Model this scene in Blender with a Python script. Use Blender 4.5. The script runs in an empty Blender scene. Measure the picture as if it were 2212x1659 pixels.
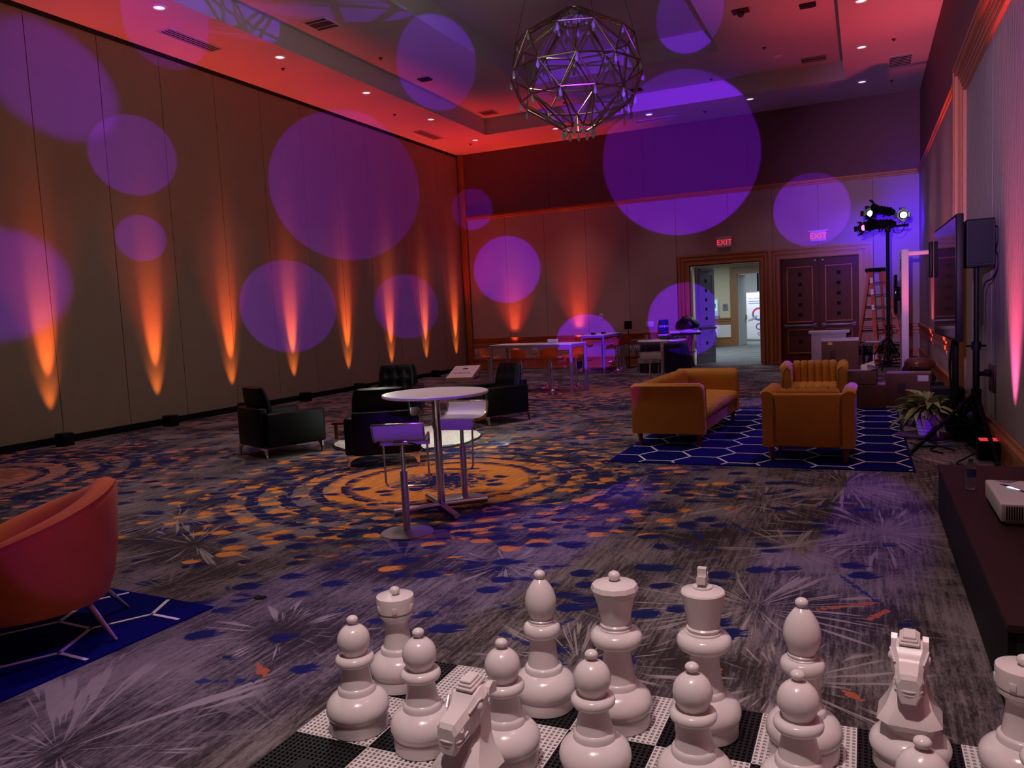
import bpy, bmesh, math, random
from mathutils import Vector, Matrix, Euler
random.seed(7)
SC = bpy.context.scene
COL = SC.collection
PI = math.pi
R = math.radians

# ------------------------------------------------------------------ camera
cd = bpy.data.cameras.new('camera')
cam = bpy.data.objects.new('camera', cd)
COL.objects.link(cam)
cd.sensor_width = 36.0
cd.lens = 27.505
cd.clip_end = 200
cam.matrix_world = Matrix(((0.91117, 0.00804, 0.41195, 0.0), (0.40917, 0.09995, -0.90697, 0.0),
                           (-0.04847, 0.99496, 0.08778, 1.65), (0, 0, 0, 1)))
SC.camera = cam
SC.cycles.max_bounces = 6
SC.cycles.diffuse_bounces = 3
SC.cycles.glossy_bounces = 3
SC.cycles.caustics_reflective = False
SC.cycles.caustics_refractive = False
# ------------------------------------------------------------------ world, exposure
w = bpy.data.worlds.new('world')
SC.world = w
w.use_nodes = True
w.node_tree.nodes['Background'].inputs[0].default_value = (0.5, 0.5, 0.6, 1)
w.node_tree.nodes['Background'].inputs[1].default_value = 0.02
vs = SC.view_settings
vs.view_transform = 'Standard'
vs.look = 'None'
vs.gamma = 1
vs.exposure = 0.0
vs.use_curve_mapping = False


# ------------------------------------------------------------------ lights
def spot(name, loc, target, power, color, angle, blend=0.1, size=0.02):
    l = bpy.data.lights.new(name, 'SPOT')
    l.energy = power
    l.color = color
    l.spot_size = R(angle)
    l.spot_blend = blend
    l.shadow_soft_size = size
    o = bpy.data.objects.new(name, l)
    COL.objects.link(o)
    o.location = loc
    o.rotation_euler = (Vector(target) - Vector(loc)).to_track_quat('-Z', 'Y').to_euler()
    return o


def area(name, loc, target, power, color, sx, sy):
    l = bpy.data.lights.new(name, 'AREA')
    l.energy = power
    l.color = color
    l.shape = 'RECTANGLE'
    l.size = sx
    l.size_y = sy
    o = bpy.data.objects.new(name, l)
    COL.objects.link(o)
    o.location = loc
    o.rotation_euler = (Vector(target) - Vector(loc)).to_track_quat('-Z', 'Y').to_euler()
    return o


VIOLET = (0.19, 0.012, 1.0)
N_ = (0.6, -1.0, 2.3)          # pattern projector behind the photographer
S_ = (0.75, 19.4, 3.45)        # pattern projector on the stand in the far corner
GOBOS = [
    (S_, (-11.45, 8.55, 5.59), 6.6, 0.45, 1.5), (N_, (-11.38, 9.87, 4.68), 4.80, 0.10, 0.9), (N_, (-11.39, 9.89, 3.28), 2.86, 0.12, 0.9),
    (S_, (-11.44, 7.39, 2.45), 6.0, 0.40, 1.5), (N_, (-11.34, 15.88, 4.91), 9.77, 0.06, 0.8), (N_, (-11.37, 13.55, 2.07), 6.16, 0.08, 0.9),
    (N_, (-11.37, 18.34, 2.02), 4.50, 0.10, 0.8), (N_, (-10.16, 9.67, 6.61), 4.76, 0.10, 0.9), (S_, (-8.89, 11.03, 6.96), 6.8, 0.10, 1.1),
    (N_, (-8.23, 15.05, 7.03), 5.16, 0.08, 1.0), (N_, (-5.91, 17.82, 7.03), 6.55, 0.10, 0.8), (N_, (-3.17, 16.43, 7.45), 4.05, 0.08, 1.0),
    (N_, (-4.56, 21.87, 5.71), 10.26, 0.05, 1.3), (N_, (-1.24, 21.85, 3.97), 4.74, 0.10, 1.2), (N_, (-9.91, 21.86, 3.03), 4.71, 0.10, 1.1),
    (N_, (-10.99, 21.86, 4.94), 2.88, 0.15, 0.8), (N_, (-4.55, 21.86, 1.29), 5.09, 0.08, 1.6), (N_, (-7.47, 21.86, 0.66), 4.40, 0.10, 1.5),
]
for i, (s_, t_, a_, b_, k_) in enumerate(GOBOS):
    d_ = (Vector(t_) - Vector(s_)).length
    spot('gobo_light', s_, t_, (40.0 if t_[0] < -11 else 29.0) * d_ * d_ * k_, VIOLET, a_, b_)
# violet patches on the carpet from the same projectors
FLOORG = [(S_, (-1.35, 9.7, 0), 6.5, 0.15, 1.6), (N_, (-3.35, 5.5, 0.65), 10, 0.5, 0.9), (S_, (-2.7, 4.3, 0), 6.5, 0.4, 3.5), (S_, (-0.1, 6.2, 0), 5, 0.5, 1.8), (N_, (0.64, 10.15, 0.08), 2.2, 0.3, 1.2),
          (N_, (-3.80, 2.75, 0.66), 8, 0.3, 0.8),
          (N_, (-5.4, 14.6, 0), 9, 0.3, 0.9), (S_, (-1.5, 13.4, 0), 9, 0.2, 2.0), (S_, (0.15, 13.0, 0.3), 8, 0.3, 0.8), (S_, (-0.5, 16.6, 0.9), 14, 0.3, 0.7), (S_, (-0.75, 20.5, 0.9), 14, 0.3, 0.5)]
for s_, t_, a_, b_, k_ in FLOORG:
    d_ = (Vector(t_) - Vector(s_)).length
    spot('gobo_light', s_, t_, 11.0 * d_ * d_ * k_, VIOLET, a_, b_)

# up-lights standing along the left wall: an amber and a red emitter each
UPY = [7.95, 9.95, 11.75, 13.6, 15.6, 17.5, 19.3, 21.1]
for i, y_ in enumerate(UPY):
    spot('uplight_amber', (-11.25, y_, 0.205), (-11.43, y_ + 0.02, 1.7), 130, (1.0, 0.24, 0.03), 34, 1.0, 0.02)
    spot('uplight_amber', (-11.13, y_, 0.205), (-11.45, y_ + 0.04, 2.1), 1250, (1.0, 0.18, 0.03), 17, 1.0, 0.02)
    spot('uplight_red', (-11.0, y_, 0.205), (-10.8, y_, 6.6), 520, (1.0, 0.034, 0.026), 44, 1.0, 0.05)
for x_ in (-9.72, -7.65):
    spot('uplight_amber', (x_, 21.62, 0.205), (x_, 21.90, 2.6), 330, (1.0, 0.18, 0.05), 20, 1.0, 0.03)
    spot('uplight_amber', (x_, 21.72, 0.205), (x_, 21.86, 1.2), 14, (1.0, 0.22, 0.02), 40, 1.0, 0.02)
    spot('uplight_red', (x_, 21.5, 0.205), (x_, 20.8, 6.6), 600, (1.0, 0.035, 0.015), 56, 1.0, 0.05)
for y_, k_, c_ in ((8.2, 1.0, (1.0, 0.14, 0.42)), (14.8, 0.9, (1.0, 0.16, 0.2)), (17.7, 0.5, (1.0, 0.16, 0.2)), (2.7, 0.9, (1.0, 0.10, 0.30)), (-1.0, 0.8, (1.0, 0.10, 0.30))):
    spot('uplight_right', (0.98, y_, 0.225), (1.26, y_, 2.3), 420 * k_, c_, 46, 1.0, 0.03)
    spot('uplight_red', (1.0, y_, 0.225), (0.3, y_, 6.6), 900 * k_, (1.0, 0.06, 0.10), 54, 1.0, 0.05)
# blue wash from the fixture on the corner stand
spot('uplight_right', (0.98, 11.72, 0.225), (1.13, 12.25, 1.5), 160, (1.0, 0.20, 0.02), 46, 1.0, 0.03)
spot('wash_blue', (0.30, 19.45, 3.40), (0.75, 21.8, 3.5), 900, (0.04, 0.0, 1.0), 105, 1.0, 0.05)
# lavender wash grazing the right wall
spot('wash_violet', (-0.6, -2.0, 2.6), (1.25, 12.0, 3.2), 7000, (0.62, 0.34, 1.0), 26, 1.0, 0.1)

# recessed downlights (also those behind the photographer)
DOWN = [(-9.78, y) for y in (1.2, 3.9, 6.5, 9.22, 11.94, 14.7, 17.48, 20.2)] + [(x, 20.28) for x in (-7.5, -5.0, -2.5)] + \
       [(-0.02, y) for y in (20.28, 17.54, 14.88, 12.2, 9.5, 6.8, 4.1, 1.4)]
for x_, y_ in DOWN:
    spot('downlight', (x_, y_, 6.55), (x_, y_, 0), 125, (1.0, 0.76, 0.78), 68, 1.0, 0.08)
DOWN_IN = [(-5.74, 15.31), (-4.3, 11.8), (-5.74, 8.3), (-4.3, 4.8)]
for x_, y_ in DOWN_IN:
    spot('downlight', (x_, y_, 7.45), (x_, y_, 0), 600 if y_ < 9 else 430, (1.0, 0.77, 0.79), 70, 1.0, 0.08)
# two brighter cans behind the photographer light the front of the room
for x_, y_ in ((-1.0, 0.8),):
    spot('downlight', (x_, y_, 6.55), (x_, y_ + 1.6, 0), 900, (1.0, 0.80, 0.78), 50, 1.0, 0.1)
# cove lamps in the raised tray
for x_, t_ in ((-7.1, (-5, 11, 7.5)), (-2.9, (-5, 11, 7.5))):
    area('cove_light', (x_, 9.0, 7.12), (t_[0], 9.0, 7.5), 110, (0.85, 1.0, 0.82), 0.1, 16)
# foyer beyond the open door
area('foyer_light', (-5.0, 27.0, 3.2), (-5.0, 27.0, 0), 270, (0.80, 0.92, 1.0), 5, 7)
area('foyer_light', (-4.3, 35.0, 3.2), (-4.3, 35.5, 0), 220, (0.75, 0.88, 1.0), 3, 3)


# ------------------------------------------------------------------ materials
def new_mat(name):
    m = bpy.data.materials.new(name)
    m.use_nodes = True
    return m, m.node_tree.nodes, m.node_tree.links, m.node_tree.nodes['Principled BSDF']


def mat(name, col, rough=0.5, metal=0.0, spec=0.5, vary=None, bump=None, sheen=0, coat=0, trans=0, emit=0, ecol=None, stretch=None, ior=1.45, alpha=1):
    m, nd, lk, p = new_mat(name)
    p.inputs['Base Color'].default_value = (*col, 1)
    p.inputs['Roughness'].default_value = rough
    p.inputs['Metallic'].default_value = metal
    p.inputs['Specular IOR Level'].default_value = spec
    p.inputs['Sheen Weight'].default_value = sheen
    p.inputs['Coat Weight'].default_value = coat
    p.inputs['Transmission Weight'].default_value = trans
    p.inputs['IOR'].default_value = ior
    p.inputs['Alpha'].default_value = alpha
    if emit:
        p.inputs['Emission Color'].default_value = (*(ecol or col), 1)
        p.inputs['Emission Strength'].default_value = emit
    if vary or bump:
        tc = nd.new('ShaderNodeTexCoord')
        mp = nd.new('ShaderNodeMapping')
        lk.new(tc.outputs['Object'], mp.inputs[0])
        if stretch:
            mp.inputs['Scale'].default_value = stretch
    if vary:
        n = nd.new('ShaderNodeTexNoise')
        n.inputs['Scale'].default_value = vary[0]
        n.inputs['Detail'].default_value = 5
        lk.new(mp.outputs[0], n.inputs['Vector'])
        mx = nd.new('ShaderNodeMix')
        mx.data_type = 'RGBA'
        a = vary[1]
        mx.inputs['A'].default_value = (*[c * (1 - a) for c in col], 1)
        mx.inputs['B'].default_value = (*[min(1, c * (1 + a)) for c in col], 1)
        lk.new(n.outputs['Fac'], mx.inputs['Factor'])
        lk.new(mx.outputs['Result'], p.inputs['Base Color'])
    if bump:
        n = nd.new('ShaderNodeTexNoise')
        n.inputs['Scale'].default_value = bump[0]
        n.inputs['Detail'].default_value = 4
        lk.new(mp.outputs[0], n.inputs['Vector'])
        b = nd.new('ShaderNodeBump')
        b.inputs['Strength'].default_value = bump[1]
        b.inputs['Distance'].default_value = bump[2] if len(bump) > 2 else 0.01
        lk.new(n.outputs['Fac'], b.inputs['Height'])
        lk.new(b.outputs[0], p.inputs['Normal'])
    return m


M = {}
M['ceil'] = mat('ceiling_paint', (0.58, 0.49, 0.49), 0.9)
M['partition'] = mat('partition_fabric', (0.28, 0.20, 0.145), 0.85, spec=0.2, vary=(3, 0.08), bump=(260, 0.15, 0.002))
M['fabricwall'] = mat('wall_fabric', (0.42, 0.31, 0.285), 0.85, spec=0.2, vary=(2, 0.07), bump=(5, 0.35, 0.02))
M['upperwall'] = mat('upper_wallcovering', (0.19, 0.09, 0.105), 0.85, spec=0.2, vary=(2, 0.06))
M['wrinkle'] = mat('wrinkled_wall_fabric', (0.30, 0.24, 0.25), 0.7, spec=0.3, bump=(9, 0.8, 0.02), stretch=(1, 2.6, 0.35))
M['wood'] = mat('cherry_wood', (0.42, 0.14, 0.04), 0.4, vary=(6, 0.25), stretch=(1, 1, 0.2))
M['wooddoor'] = mat('door_wood', (0.13, 0.035, 0.022), 0.5, spec=0.25, vary=(5, 0.25), stretch=(1, 1, 0.15))
M['walnut'] = mat('walnut', (0.10, 0.03, 0.02), 0.3, vary=(8, 0.3), stretch=(1, 0.2, 1))
M['black'] = mat('black_paint', (0.005, 0.005, 0.006), 0.5, spec=0.15)
M['blackmatte'] = mat('black_matte', (0.006, 0.006, 0.007), 0.85)
M['leather'] = mat('black_leather', (0.004, 0.004, 0.005), 0.40, spec=0.2, bump=(60, 0.15, 0.004))
M['chrome'] = mat('chrome', (0.75, 0.72, 0.72), 0.12, 1.0)
M['steel'] = mat('brushed_steel', (0.55, 0.5, 0.5), 0.3, 1.0, bump=(40, 0.1, 0.001), stretch=(1, 1, 0.05))
M['satin'] = mat('satin_grey_base', (0.30, 0.26, 0.29), 0.45, 0.4)
M['darksteel'] = mat('dark_steel', (0.25, 0.2, 0.22), 0.4, 1.0)
M['greymetal'] = mat('grey_painted_metal', (0.34, 0.31, 0.34), 0.45, 0.3)
M['brass'] = mat('bronze_brass', (0.40, 0.30, 0.19), 0.27, 1.0)
M['white'] = mat('white_laminate', (0.78, 0.75, 0.75), 0.35, vary=(3, 0.04))
M['chess'] = mat('white_plastic', (0.80, 0.72, 0.72), 0.2)
M['whiteseat'] = mat('white_leather', (0.80, 0.78, 0.74), 0.42)
M['velvet'] = mat('mustard_velvet', (0.52, 0.21, 0.018), 0.8, vary=(5, 0.18), sheen=0.08, bump=(90, 0.1, 0.002))
M['orangevelvet'] = mat('orange_velvet', (0.62, 0.135, 0.025), 0.8, vary=(4, 0.22), sheen=0.08, bump=(90, 0.1, 0.002))
M['legwood'] = mat('red_brown_leg_wood', (0.22, 0.06, 0.035), 0.4)
M['navyrug'] = mat('navy_rug_pile', (0.003, 0.004, 0.11), 0.95, spec=0.05, vary=(5, 0.45), bump=(120, 0.4, 0.004))
M['rugline'] = mat('rug_white_yarn', (0.72, 0.70, 0.74), 0.95, vary=(40, 0.15))
M['fur'] = mat('white_fur', (0.78, 0.74, 0.68), 1.0, vary=(14, 0.12), bump=(22, 1.0, 0.05))
M['acrylic'] = mat('orange_acrylic', (0.95, 0.20, 0.015), 0.12, trans=0.55, spec=0.6)
M['navycloth'] = mat('navy_tablecloth', (0.010, 0.010, 0.035), 0.85)
M['greycloth'] = mat('grey_tablecloth', (0.10, 0.10, 0.12), 0.8)
M['card'] = mat('cardboard', (0.17, 0.085, 0.055), 0.8, vary=(4, 0.12))
M['tape'] = mat('packing_tape', (0.62, 0.52, 0.55), 0.3)
M['paper'] = mat('white_paper', (0.75, 0.73, 0.75), 0.7)
M['tablebrown'] = mat('dark_stained_wood', (0.030, 0.009, 0.010), 0.55, spec=0.25, vary=(3, 0.2))
M['tilewhite'] = mat('white_tile_plastic', (0.72, 0.66, 0.66), 0.45)
M['tileblack'] = mat('black_tile_plastic', (0.008, 0.008, 0.009), 0.5)
M['leafg'] = mat('leaf_green', (0.30, 0.32, 0.13), 0.5, vary=(30, 0.7))
M['leafd'] = mat('leaf_dark', (0.03, 0.05, 0.02), 0.5)
M['pot'] = mat('white_ceramic', (0.75, 0.72, 0.74), 0.3)
M['soil'] = mat('soil', (0.02, 0.014, 0.01), 0.95)
M['ladder'] = mat('orange_red_fibreglass', (0.55, 0.07, 0.025), 0.45)
M['alu'] = mat('aluminium', (0.6, 0.58, 0.58), 0.3, 1.0)
M['screen'] = mat('glossy_black_screen', (0.004, 0.004, 0.006), 0.06, spec=0.25)
M['panelwhite'] = mat('white_panel', (0.74, 0.70, 0.74), 0.5)
M['trash'] = mat('black_plastic_bag', (0.006, 0.006, 0.007), 0.22, bump=(18, 0.7, 0.03))
M['wrap'] = mat('clear_plastic_wrap', (0.75, 0.72, 0.78), 0.25, bump=(25, 0.8, 0.02))
M['jug'] = mat('blue_water_jug', (0.05, 0.08, 0.5), 0.08, trans=0.7, spec=0.6)
M['glass'] = mat('clear_plastic', (0.9, 0.9, 0.95), 0.06, trans=0.92, ior=1.35)
M['crystal'] = mat('crystal_glass', (0.95, 0.92, 0.95), 0.05, trans=0.45, ior=1.5)
M['wallplate'] = mat('white_wall_plate', (0.70, 0.68, 0.66), 0.4)
M['plated'] = mat('dark_bronze_plate', (0.09, 0.035, 0.025), 0.4, 0.4)
M['foyerwall'] = mat('foyer_wallcovering', (0.55, 0.50, 0.36), 0.85, vary=(30, 0.1))
M['foyerwhite'] = mat('foyer_wainscot', (0.62, 0.62, 0.62), 0.8)
M['foyercarpet'] = mat('foyer_carpet', (0.15, 0.155, 0.16), 0.95, vary=(1.6, 0.85), stretch=(1, 1.4, 1))
M['foyerwood'] = mat('foyer_wood', (0.26, 0.12, 0.05), 0.35)
M['bluedoor'] = mat('door_face_grey', (0.34, 0.34, 0.42), 0.4)
M['ink'] = mat('ink_dark_blue', (0.02, 0.02, 0.06), 0.6)
M['inkgrey'] = mat('ink_grey', (0.22, 0.22, 0.25), 0.6)
M['inkred'] = mat('ink_red', (0.45, 0.03, 0.10), 0.6)
M['inkblue'] = mat('ink_blue', (0.03, 0.12, 0.45), 0.6)
M['skin'] = mat('printed_skin_tone', (0.45, 0.30, 0.24), 0.6)
M['lens'] = mat('downlight_lens', (0.6, 0.6, 0.6), 0.4, emit=0.95, ecol=(1.0, 0.93, 0.95))
M['lampwhite'] = mat('lamp_lens_white', (0.9, 0.95, 1), 0.3, emit=9, ecol=(0.85, 1.0, 0.95))
M['lamppink'] = mat('lamp_lens_pink', (0.9, 0.5, 0.9), 0.3, emit=1.1, ecol=(1.0, 0.35, 0.85))
M['lampred'] = mat('lamp_lens_red', (0.9, 0.1, 0.1), 0.3, emit=0.7, ecol=(1.0, 0.05, 0.06))
M['exitred'] = mat('exit_red', (0.8, 0.05, 0.05), 0.4, emit=0.9, ecol=(1.0, 0.03, 0.08))
M['exitface'] = mat('exit_face', (0.5, 0.4, 0.4), 0.5, emit=0.06, ecol=(1.0, 0.2, 0.25))
M['monitor'] = mat('monitor_screen', (0.3, 0.7, 0.7), 0.3, emit=0.6, ecol=(0.25, 0.75, 0.68))
M['projbeam'] = mat('projector_lens', (0.5, 0.8, 1.0), 0.2, emit=1.6, ecol=(0.5, 0.8, 1.0))
M['ventdark'] = mat('vent_dark', (0.012, 0.01, 0.01), 0.8)
M['capgreen'] = mat('green_cap', (0.02, 0.10, 0.05), 0.4)
M['label'] = mat('bottle_label', (0.04, 0.05, 0.25), 0.4)
M['pine'] = mat('pale_pine', (0.60, 0.42, 0.24), 0.55, vary=(6, 0.15), stretch=(1, 0.2, 1))
M['yellowtag'] = mat('yellow_tag', (0.75, 0.62, 0.05), 0.5)


# ------------------------------------------------------------------ carpet material
def carpet():
    m, nd, lk, p = new_mat('patterned_carpet')
    p.inputs['Roughness'].default_value = 0.95
    p.inputs['Specular IOR Level'].default_value = 0.15

    def V(x):
        return x

    def ma(op, a, b=None, c=None, clamp=False):
        n = nd.new('ShaderNodeMath')
        n.operation = op
        n.use_clamp = clamp
        for i, q in enumerate((a, b, c)):
            if q is None:
                continue
            if isinstance(q, (int, float)):
                n.inputs[i].default_value = q
            else:
                lk.new(q, n.inputs[i])
        return n.outputs[0]

    def sstep(x, lo, hi):
        n = nd.new('ShaderNodeMapRange')
        n.interpolation_type = 'SMOOTHSTEP'
        lk.new(x, n.inputs[0])
        n.inputs[1].default_value = lo
        n.inputs[2].default_value = hi
        return n.outputs[0]

    def comb(x, y, z=0.0):
        n = nd.new('ShaderNodeCombineXYZ')
        for i, q in enumerate((x, y, z)):
            if isinstance(q, (int, float)):
                n.inputs[i].default_value = q
            else:
                lk.new(q, n.inputs[i])
        return n.outputs[0]

    def noise(v, sc, det=2.0, rough=0.5):
        n = nd.new('ShaderNodeTexNoise')
        n.inputs['Scale'].default_value = sc
        n.inputs['Detail'].default_value = det
        n.inputs['Roughness'].default_value = rough
        lk.new(v, n.inputs['Vector'])
        return n.outputs['Fac']

    def voro(v, sc, rnd=0.85):
        n = nd.new('ShaderNodeTexVoronoi')
        n.inputs['Scale'].default_value = sc
        n.inputs['Randomness'].default_value = rnd
        lk.new(v, n.inputs['Vector'])
        return n

    def sep(v):
        n = nd.new('ShaderNodeSeparateXYZ')
        lk.new(v, n.inputs[0])
        return n.outputs[0], n.outputs[1], n.outputs[2]

    def mix(f, a, b):
        n = nd.new('ShaderNodeMix')
        n.data_type = 'RGBA'
        if isinstance(f, (int, float)):
            n.inputs['Factor'].default_value = f
        else:
            lk.new(f, n.inputs['Factor'])
        for k, q in (('A', a), ('B', b)):
            if isinstance(q, tuple):
                n.inputs[k].default_value = (*q, 1)
            else:
                lk.new(q, n.inputs[k])
        return n.outputs['Result']

    tc = nd.new('ShaderNodeTexCoord').outputs['Object']
    x0, y0, _ = sep(tc)
    # hand-drawn wobble
    wob = ma('SUBTRACT', noise(tc, 9, 3), 0.5)
    wob2 = ma('SUBTRACT', noise(comb(y0, x0, 5.0), 9, 3), 0.5)
    x = ma('MULTIPLY_ADD', wob, 0.10, x0)
    y = ma('MULTIPLY_ADD', wob2, 0.10, y0)
    # brush direction, about 35 degrees to the room
    a = R(28)
    u = ma('ADD', ma('MULTIPLY', x0, math.cos(a)), ma('MULTIPLY', y0, math.sin(a)))
    v = ma('SUBTRACT', ma('MULTIPLY', y0, math.cos(a)), ma('MULTIPLY', x0, math.sin(a)))
    brush = comb(ma('MULTIPLY', x0, 13.0), ma('MULTIPLY_ADD', wob, 0.4, y0))
    hatch = noise(comb(ma('MULTIPLY', u, 1.4), ma('MULTIPLY', v, 22.0), 4.0), 4.0, 3, 0.6)
    strk = noise(brush, 3.0, 6, 0.65)
    fine = noise(comb(ma('MULTIPLY', x0, 17.0), ma('MULTIPLY', y0, 5.0), 3.0), 5.0, 3, 0.7)
    big = noise(tc, 1.3, 4)
    speck = noise(tc, 95, 2, 0.8)
    g = ma('ADD', ma('MULTIPLY', strk, 0.45), ma('ADD', ma('MULTIPLY', fine, 0.25), ma('MULTIPLY', big, 0.55)))
    col = mix(sstep(g, 0.53, 0.74), (0.030, 0.021, 0.024), (0.215, 0.180, 0.195))
    col = mix(ma('MULTIPLY', sstep(strk, 0.60, 0.68), 0.35), col, (0.24, 0.21, 0.20))
    col = mix(ma('MULTIPLY', sstep(speck, 0.45, 0.65), 0.25), col, (0.05, 0.04, 0.045))

    def tok(q):
        # each pattern layer reads the colour beneath it, so the shader compiles layer after layer
        return ma('MULTIPLY_ADD', col, 1e-9, q)

    def dist(cx, cy):
        dx = ma('SUBTRACT', tok(x), cx)
        dy = ma('SUBTRACT', tok(y), cy)
        return dx, dy, ma('SQRT', ma('ADD', ma('MULTIPLY', dx, dx), ma('MULTIPLY', dy, dy)))

    # ---- dabs: two fields of brush dabs
    dv = comb(ma('MULTIPLY', ma('MULTIPLY_ADD', hatch, 0.16, u), 0.86), ma('MULTIPLY', ma('MULTIPLY_ADD', wob2, 0.08, v), 1.16))
    v1 = voro(dv, 4.9)
    v2 = voro(comb(ma('MULTIPLY_ADD', ma('MULTIPLY_ADD', hatch, 0.14, u), 0.86, 3.3), ma('MULTIPLY_ADD', v, 1.16, 7.1)), 5.6)
    edge = ma('MULTIPLY', ma('SUBTRACT', hatch, 0.5), 0.55)
    dab1 = sstep(ma('ADD', v1.outputs['Distance'], edge), 0.44, 0.38)
    dab2 = sstep(ma('ADD', v2.outputs['Distance'], edge), 0.46, 0.40)
    r1, r1b, _z = sep(v1.outputs['Color'])
    r2, r2b, _z = sep(v2.outputs['Color'])
    for cx, cy, ocol, scale, core in ((-3.95, 6.85, (0.56, 0.20, 0.028), 1.0, True), (-9.9, 5.4, (0.42, 0.13, 0.07), 1.15, False), (-5.2, 15.1, (0.42, 0.15, 0.09), 1.15, False)):
        dx, dy, r = dist(cx, cy)
        r = ma('DIVIDE', r, scale)
        ang = ma('ARCTAN2', dy, dx)
        # orange body: solid inside, thinning into dabs
        solid = sstep(ma('MULTIPLY_ADD', ma('SUBTRACT', noise(tc, 5, 4), 0.5), 0.9, r), 1.35, 0.95)
        por = sstep(r, 3.3, 1.0)
        om = ma('MULTIPLY', dab2, ma('LESS_THAN', r2, ma('MULTIPLY', por, 1.45)))
        om = ma('MAXIMUM', om, ma('MULTIPLY', solid, 1.0 if core else 0.45))
        oc = mix(sstep(strk, 0.35, 0.75), ocol, tuple(min(1, c * 1.45 + 0.03) for c in ocol))
        col = mix(om, col, oc)
        # navy rings broken into dabs
        wv = ma('SINE', ma('MULTIPLY_ADD', noise(comb(ma('MULTIPLY', dx, 1.6), ma('MULTIPLY', dy, 1.6), 2.0), 3, 2), 1.2, ma('MULTIPLY', r, 2 * PI / 0.30)))
        brk = noise(comb(ma('MULTIPLY', u, 2.6), ma('MULTIPLY', v, 5.5), 9.0), 2.2, 3, 0.6)
        ring = ma('MULTIPLY', sstep(wv, 0.15, 0.45), sstep(ma('MULTIPLY_ADD', r, -0.03, brk), 0.37, 0.43))
        ring = ma('MULTIPLY', ring, ma('MULTIPLY', sstep(r, 0.78, 0.98), sstep(r, 2.7, 1.9)))
        pnv = ma('MULTIPLY', sstep(r, 4.2, 1.9), sstep(r, 1.0, 1.7))
        nm = ma('MULTIPLY', dab1, ma('LESS_THAN', r1, ma('MULTIPLY', pnv, 0.85)))
        nm = ma('MAXIMUM', nm, ring)
        if core:
            cm = noise(comb(ma('MULTIPLY', u, 5.0), ma('MULTIPLY', v, 12.0)), 2.2, 2)
            nm2 = ma('GREATER_THAN', ma('SUBTRACT', cm, ma('MULTIPLY', r, 0.55)), 0.27)
            nm2 = ma('MULTIPLY', nm2, sstep(r, 0.62, 0.42))
            nm = ma('MAXIMUM', nm, nm2)
        nc = mix(sstep(hatch, 0.40, 0.62), (0.005, 0.006, 0.036), (0.012, 0.016, 0.12))
        col = mix(nm, col, nc)
    # ---- bursts of pale strokes
    def burst(col, cx, cy, rad, k, seed, cov=0.56, hole=0.06, tone=(0.34, 0.30, 0.30)):
        dx = ma('SUBTRACT', ma('MULTIPLY_ADD', col, 1e-9, x0), cx)
        dy = ma('SUBTRACT', ma('MULTIPLY_ADD', col, 1e-9, y0), cy)
        r = ma('SQRT', ma('ADD', ma('MULTIPLY', dx, dx), ma('MULTIPLY', dy, dy)))
        ang = ma('ARCTAN2', dy, dx)
        n = noise(comb(ma('MULTIPLY', ang, k * 1.5), ma('MULTIPLY', r, 1.4), seed), 1.0, 2, 0.6)
        ln = noise(comb(ma('MULTIPLY', ang, k * 0.6), seed, 1.0), 1.0, 0)
        mk = ma('MULTIPLY', sstep(n, cov, cov + 0.06), sstep(ma('DIVIDE', r, ma('MULTIPLY_ADD', ln, 1.3 * rad, 0.25 * rad)), 1.0, 0.82))
        mk = ma('MULTIPLY', mk, sstep(r, hole, hole * 2))
        return mix(ma('MULTIPLY', mk, 0.75 if k > 5 else 0.85), col, tone)
    B = [(-0.17, 7.44, 1.0, 9), (-0.79, 6.74, 0.75, 9), (0.10, 5.95, 0.95, 10), (-0.46, 5.41, 0.6, 8), (-4.76, 4.38, 0.7, 8), (-2.96, 1.95, 0.8, 6),
         (-1.25, 3.35, 0.5, 8), (-0.56, 4.30, 0.75, 9), (-0.35, 3.45, 0.62, 4.5), (-10.6, 8.6, 1.0, 9), (-8.2, 9.6, 1.0, 8), (0.35, 9.2, 0.9, 8), (-2.9, 3.2, 0.5, 5), (-5.6, 5.0, 0.6, 7), (-2.2, 4.6, 0.4, 6)]
    for i, (cx, cy, rad, k) in enumerate(B):
        col = burst(col, cx, cy, rad, k, i * 3.7 + 1, hole=0.05 if k > 5 else 0.14)
    # smaller bursts everywhere, one per cell
    vb = voro(comb(ma('MULTIPLY_ADD', x0, 1.0, 0.3), ma('MULTIPLY_ADD', y0, 1.0, 0.9)), 0.62, 0.9)
    px_, py_, _z = sep(vb.outputs['Position'])
    k62 = 1.0
    dx = ma('SUBTRACT', ma('ADD', x0, 0.3), px_)
    dy = ma('SUBTRACT', ma('ADD', y0, 0.9), py_)
    rr = ma('SQRT', ma('ADD', ma('MULTIPLY', dx, dx), ma('MULTIPLY', dy, dy)))
    an = ma('ARCTAN2', dy, dx)
    rb, _b, _c = sep(vb.outputs['Color'])
    nb = noise(comb(ma('MULTIPLY', an, 6.0), ma('MULTIPLY', rr, 1.5), ma('MULTIPLY', rb, 40.0)), 1.0, 3, 0.6)
    mb = ma('MULTIPLY', sstep(nb, 0.55, 0.60), ma('MULTIPLY', sstep(rr, 0.62, 0.45), sstep(rr, 0.05, 0.10)))
    col = mix(ma('MULTIPLY', mb, 0.30), col, (0.24, 0.21, 0.21))

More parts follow.
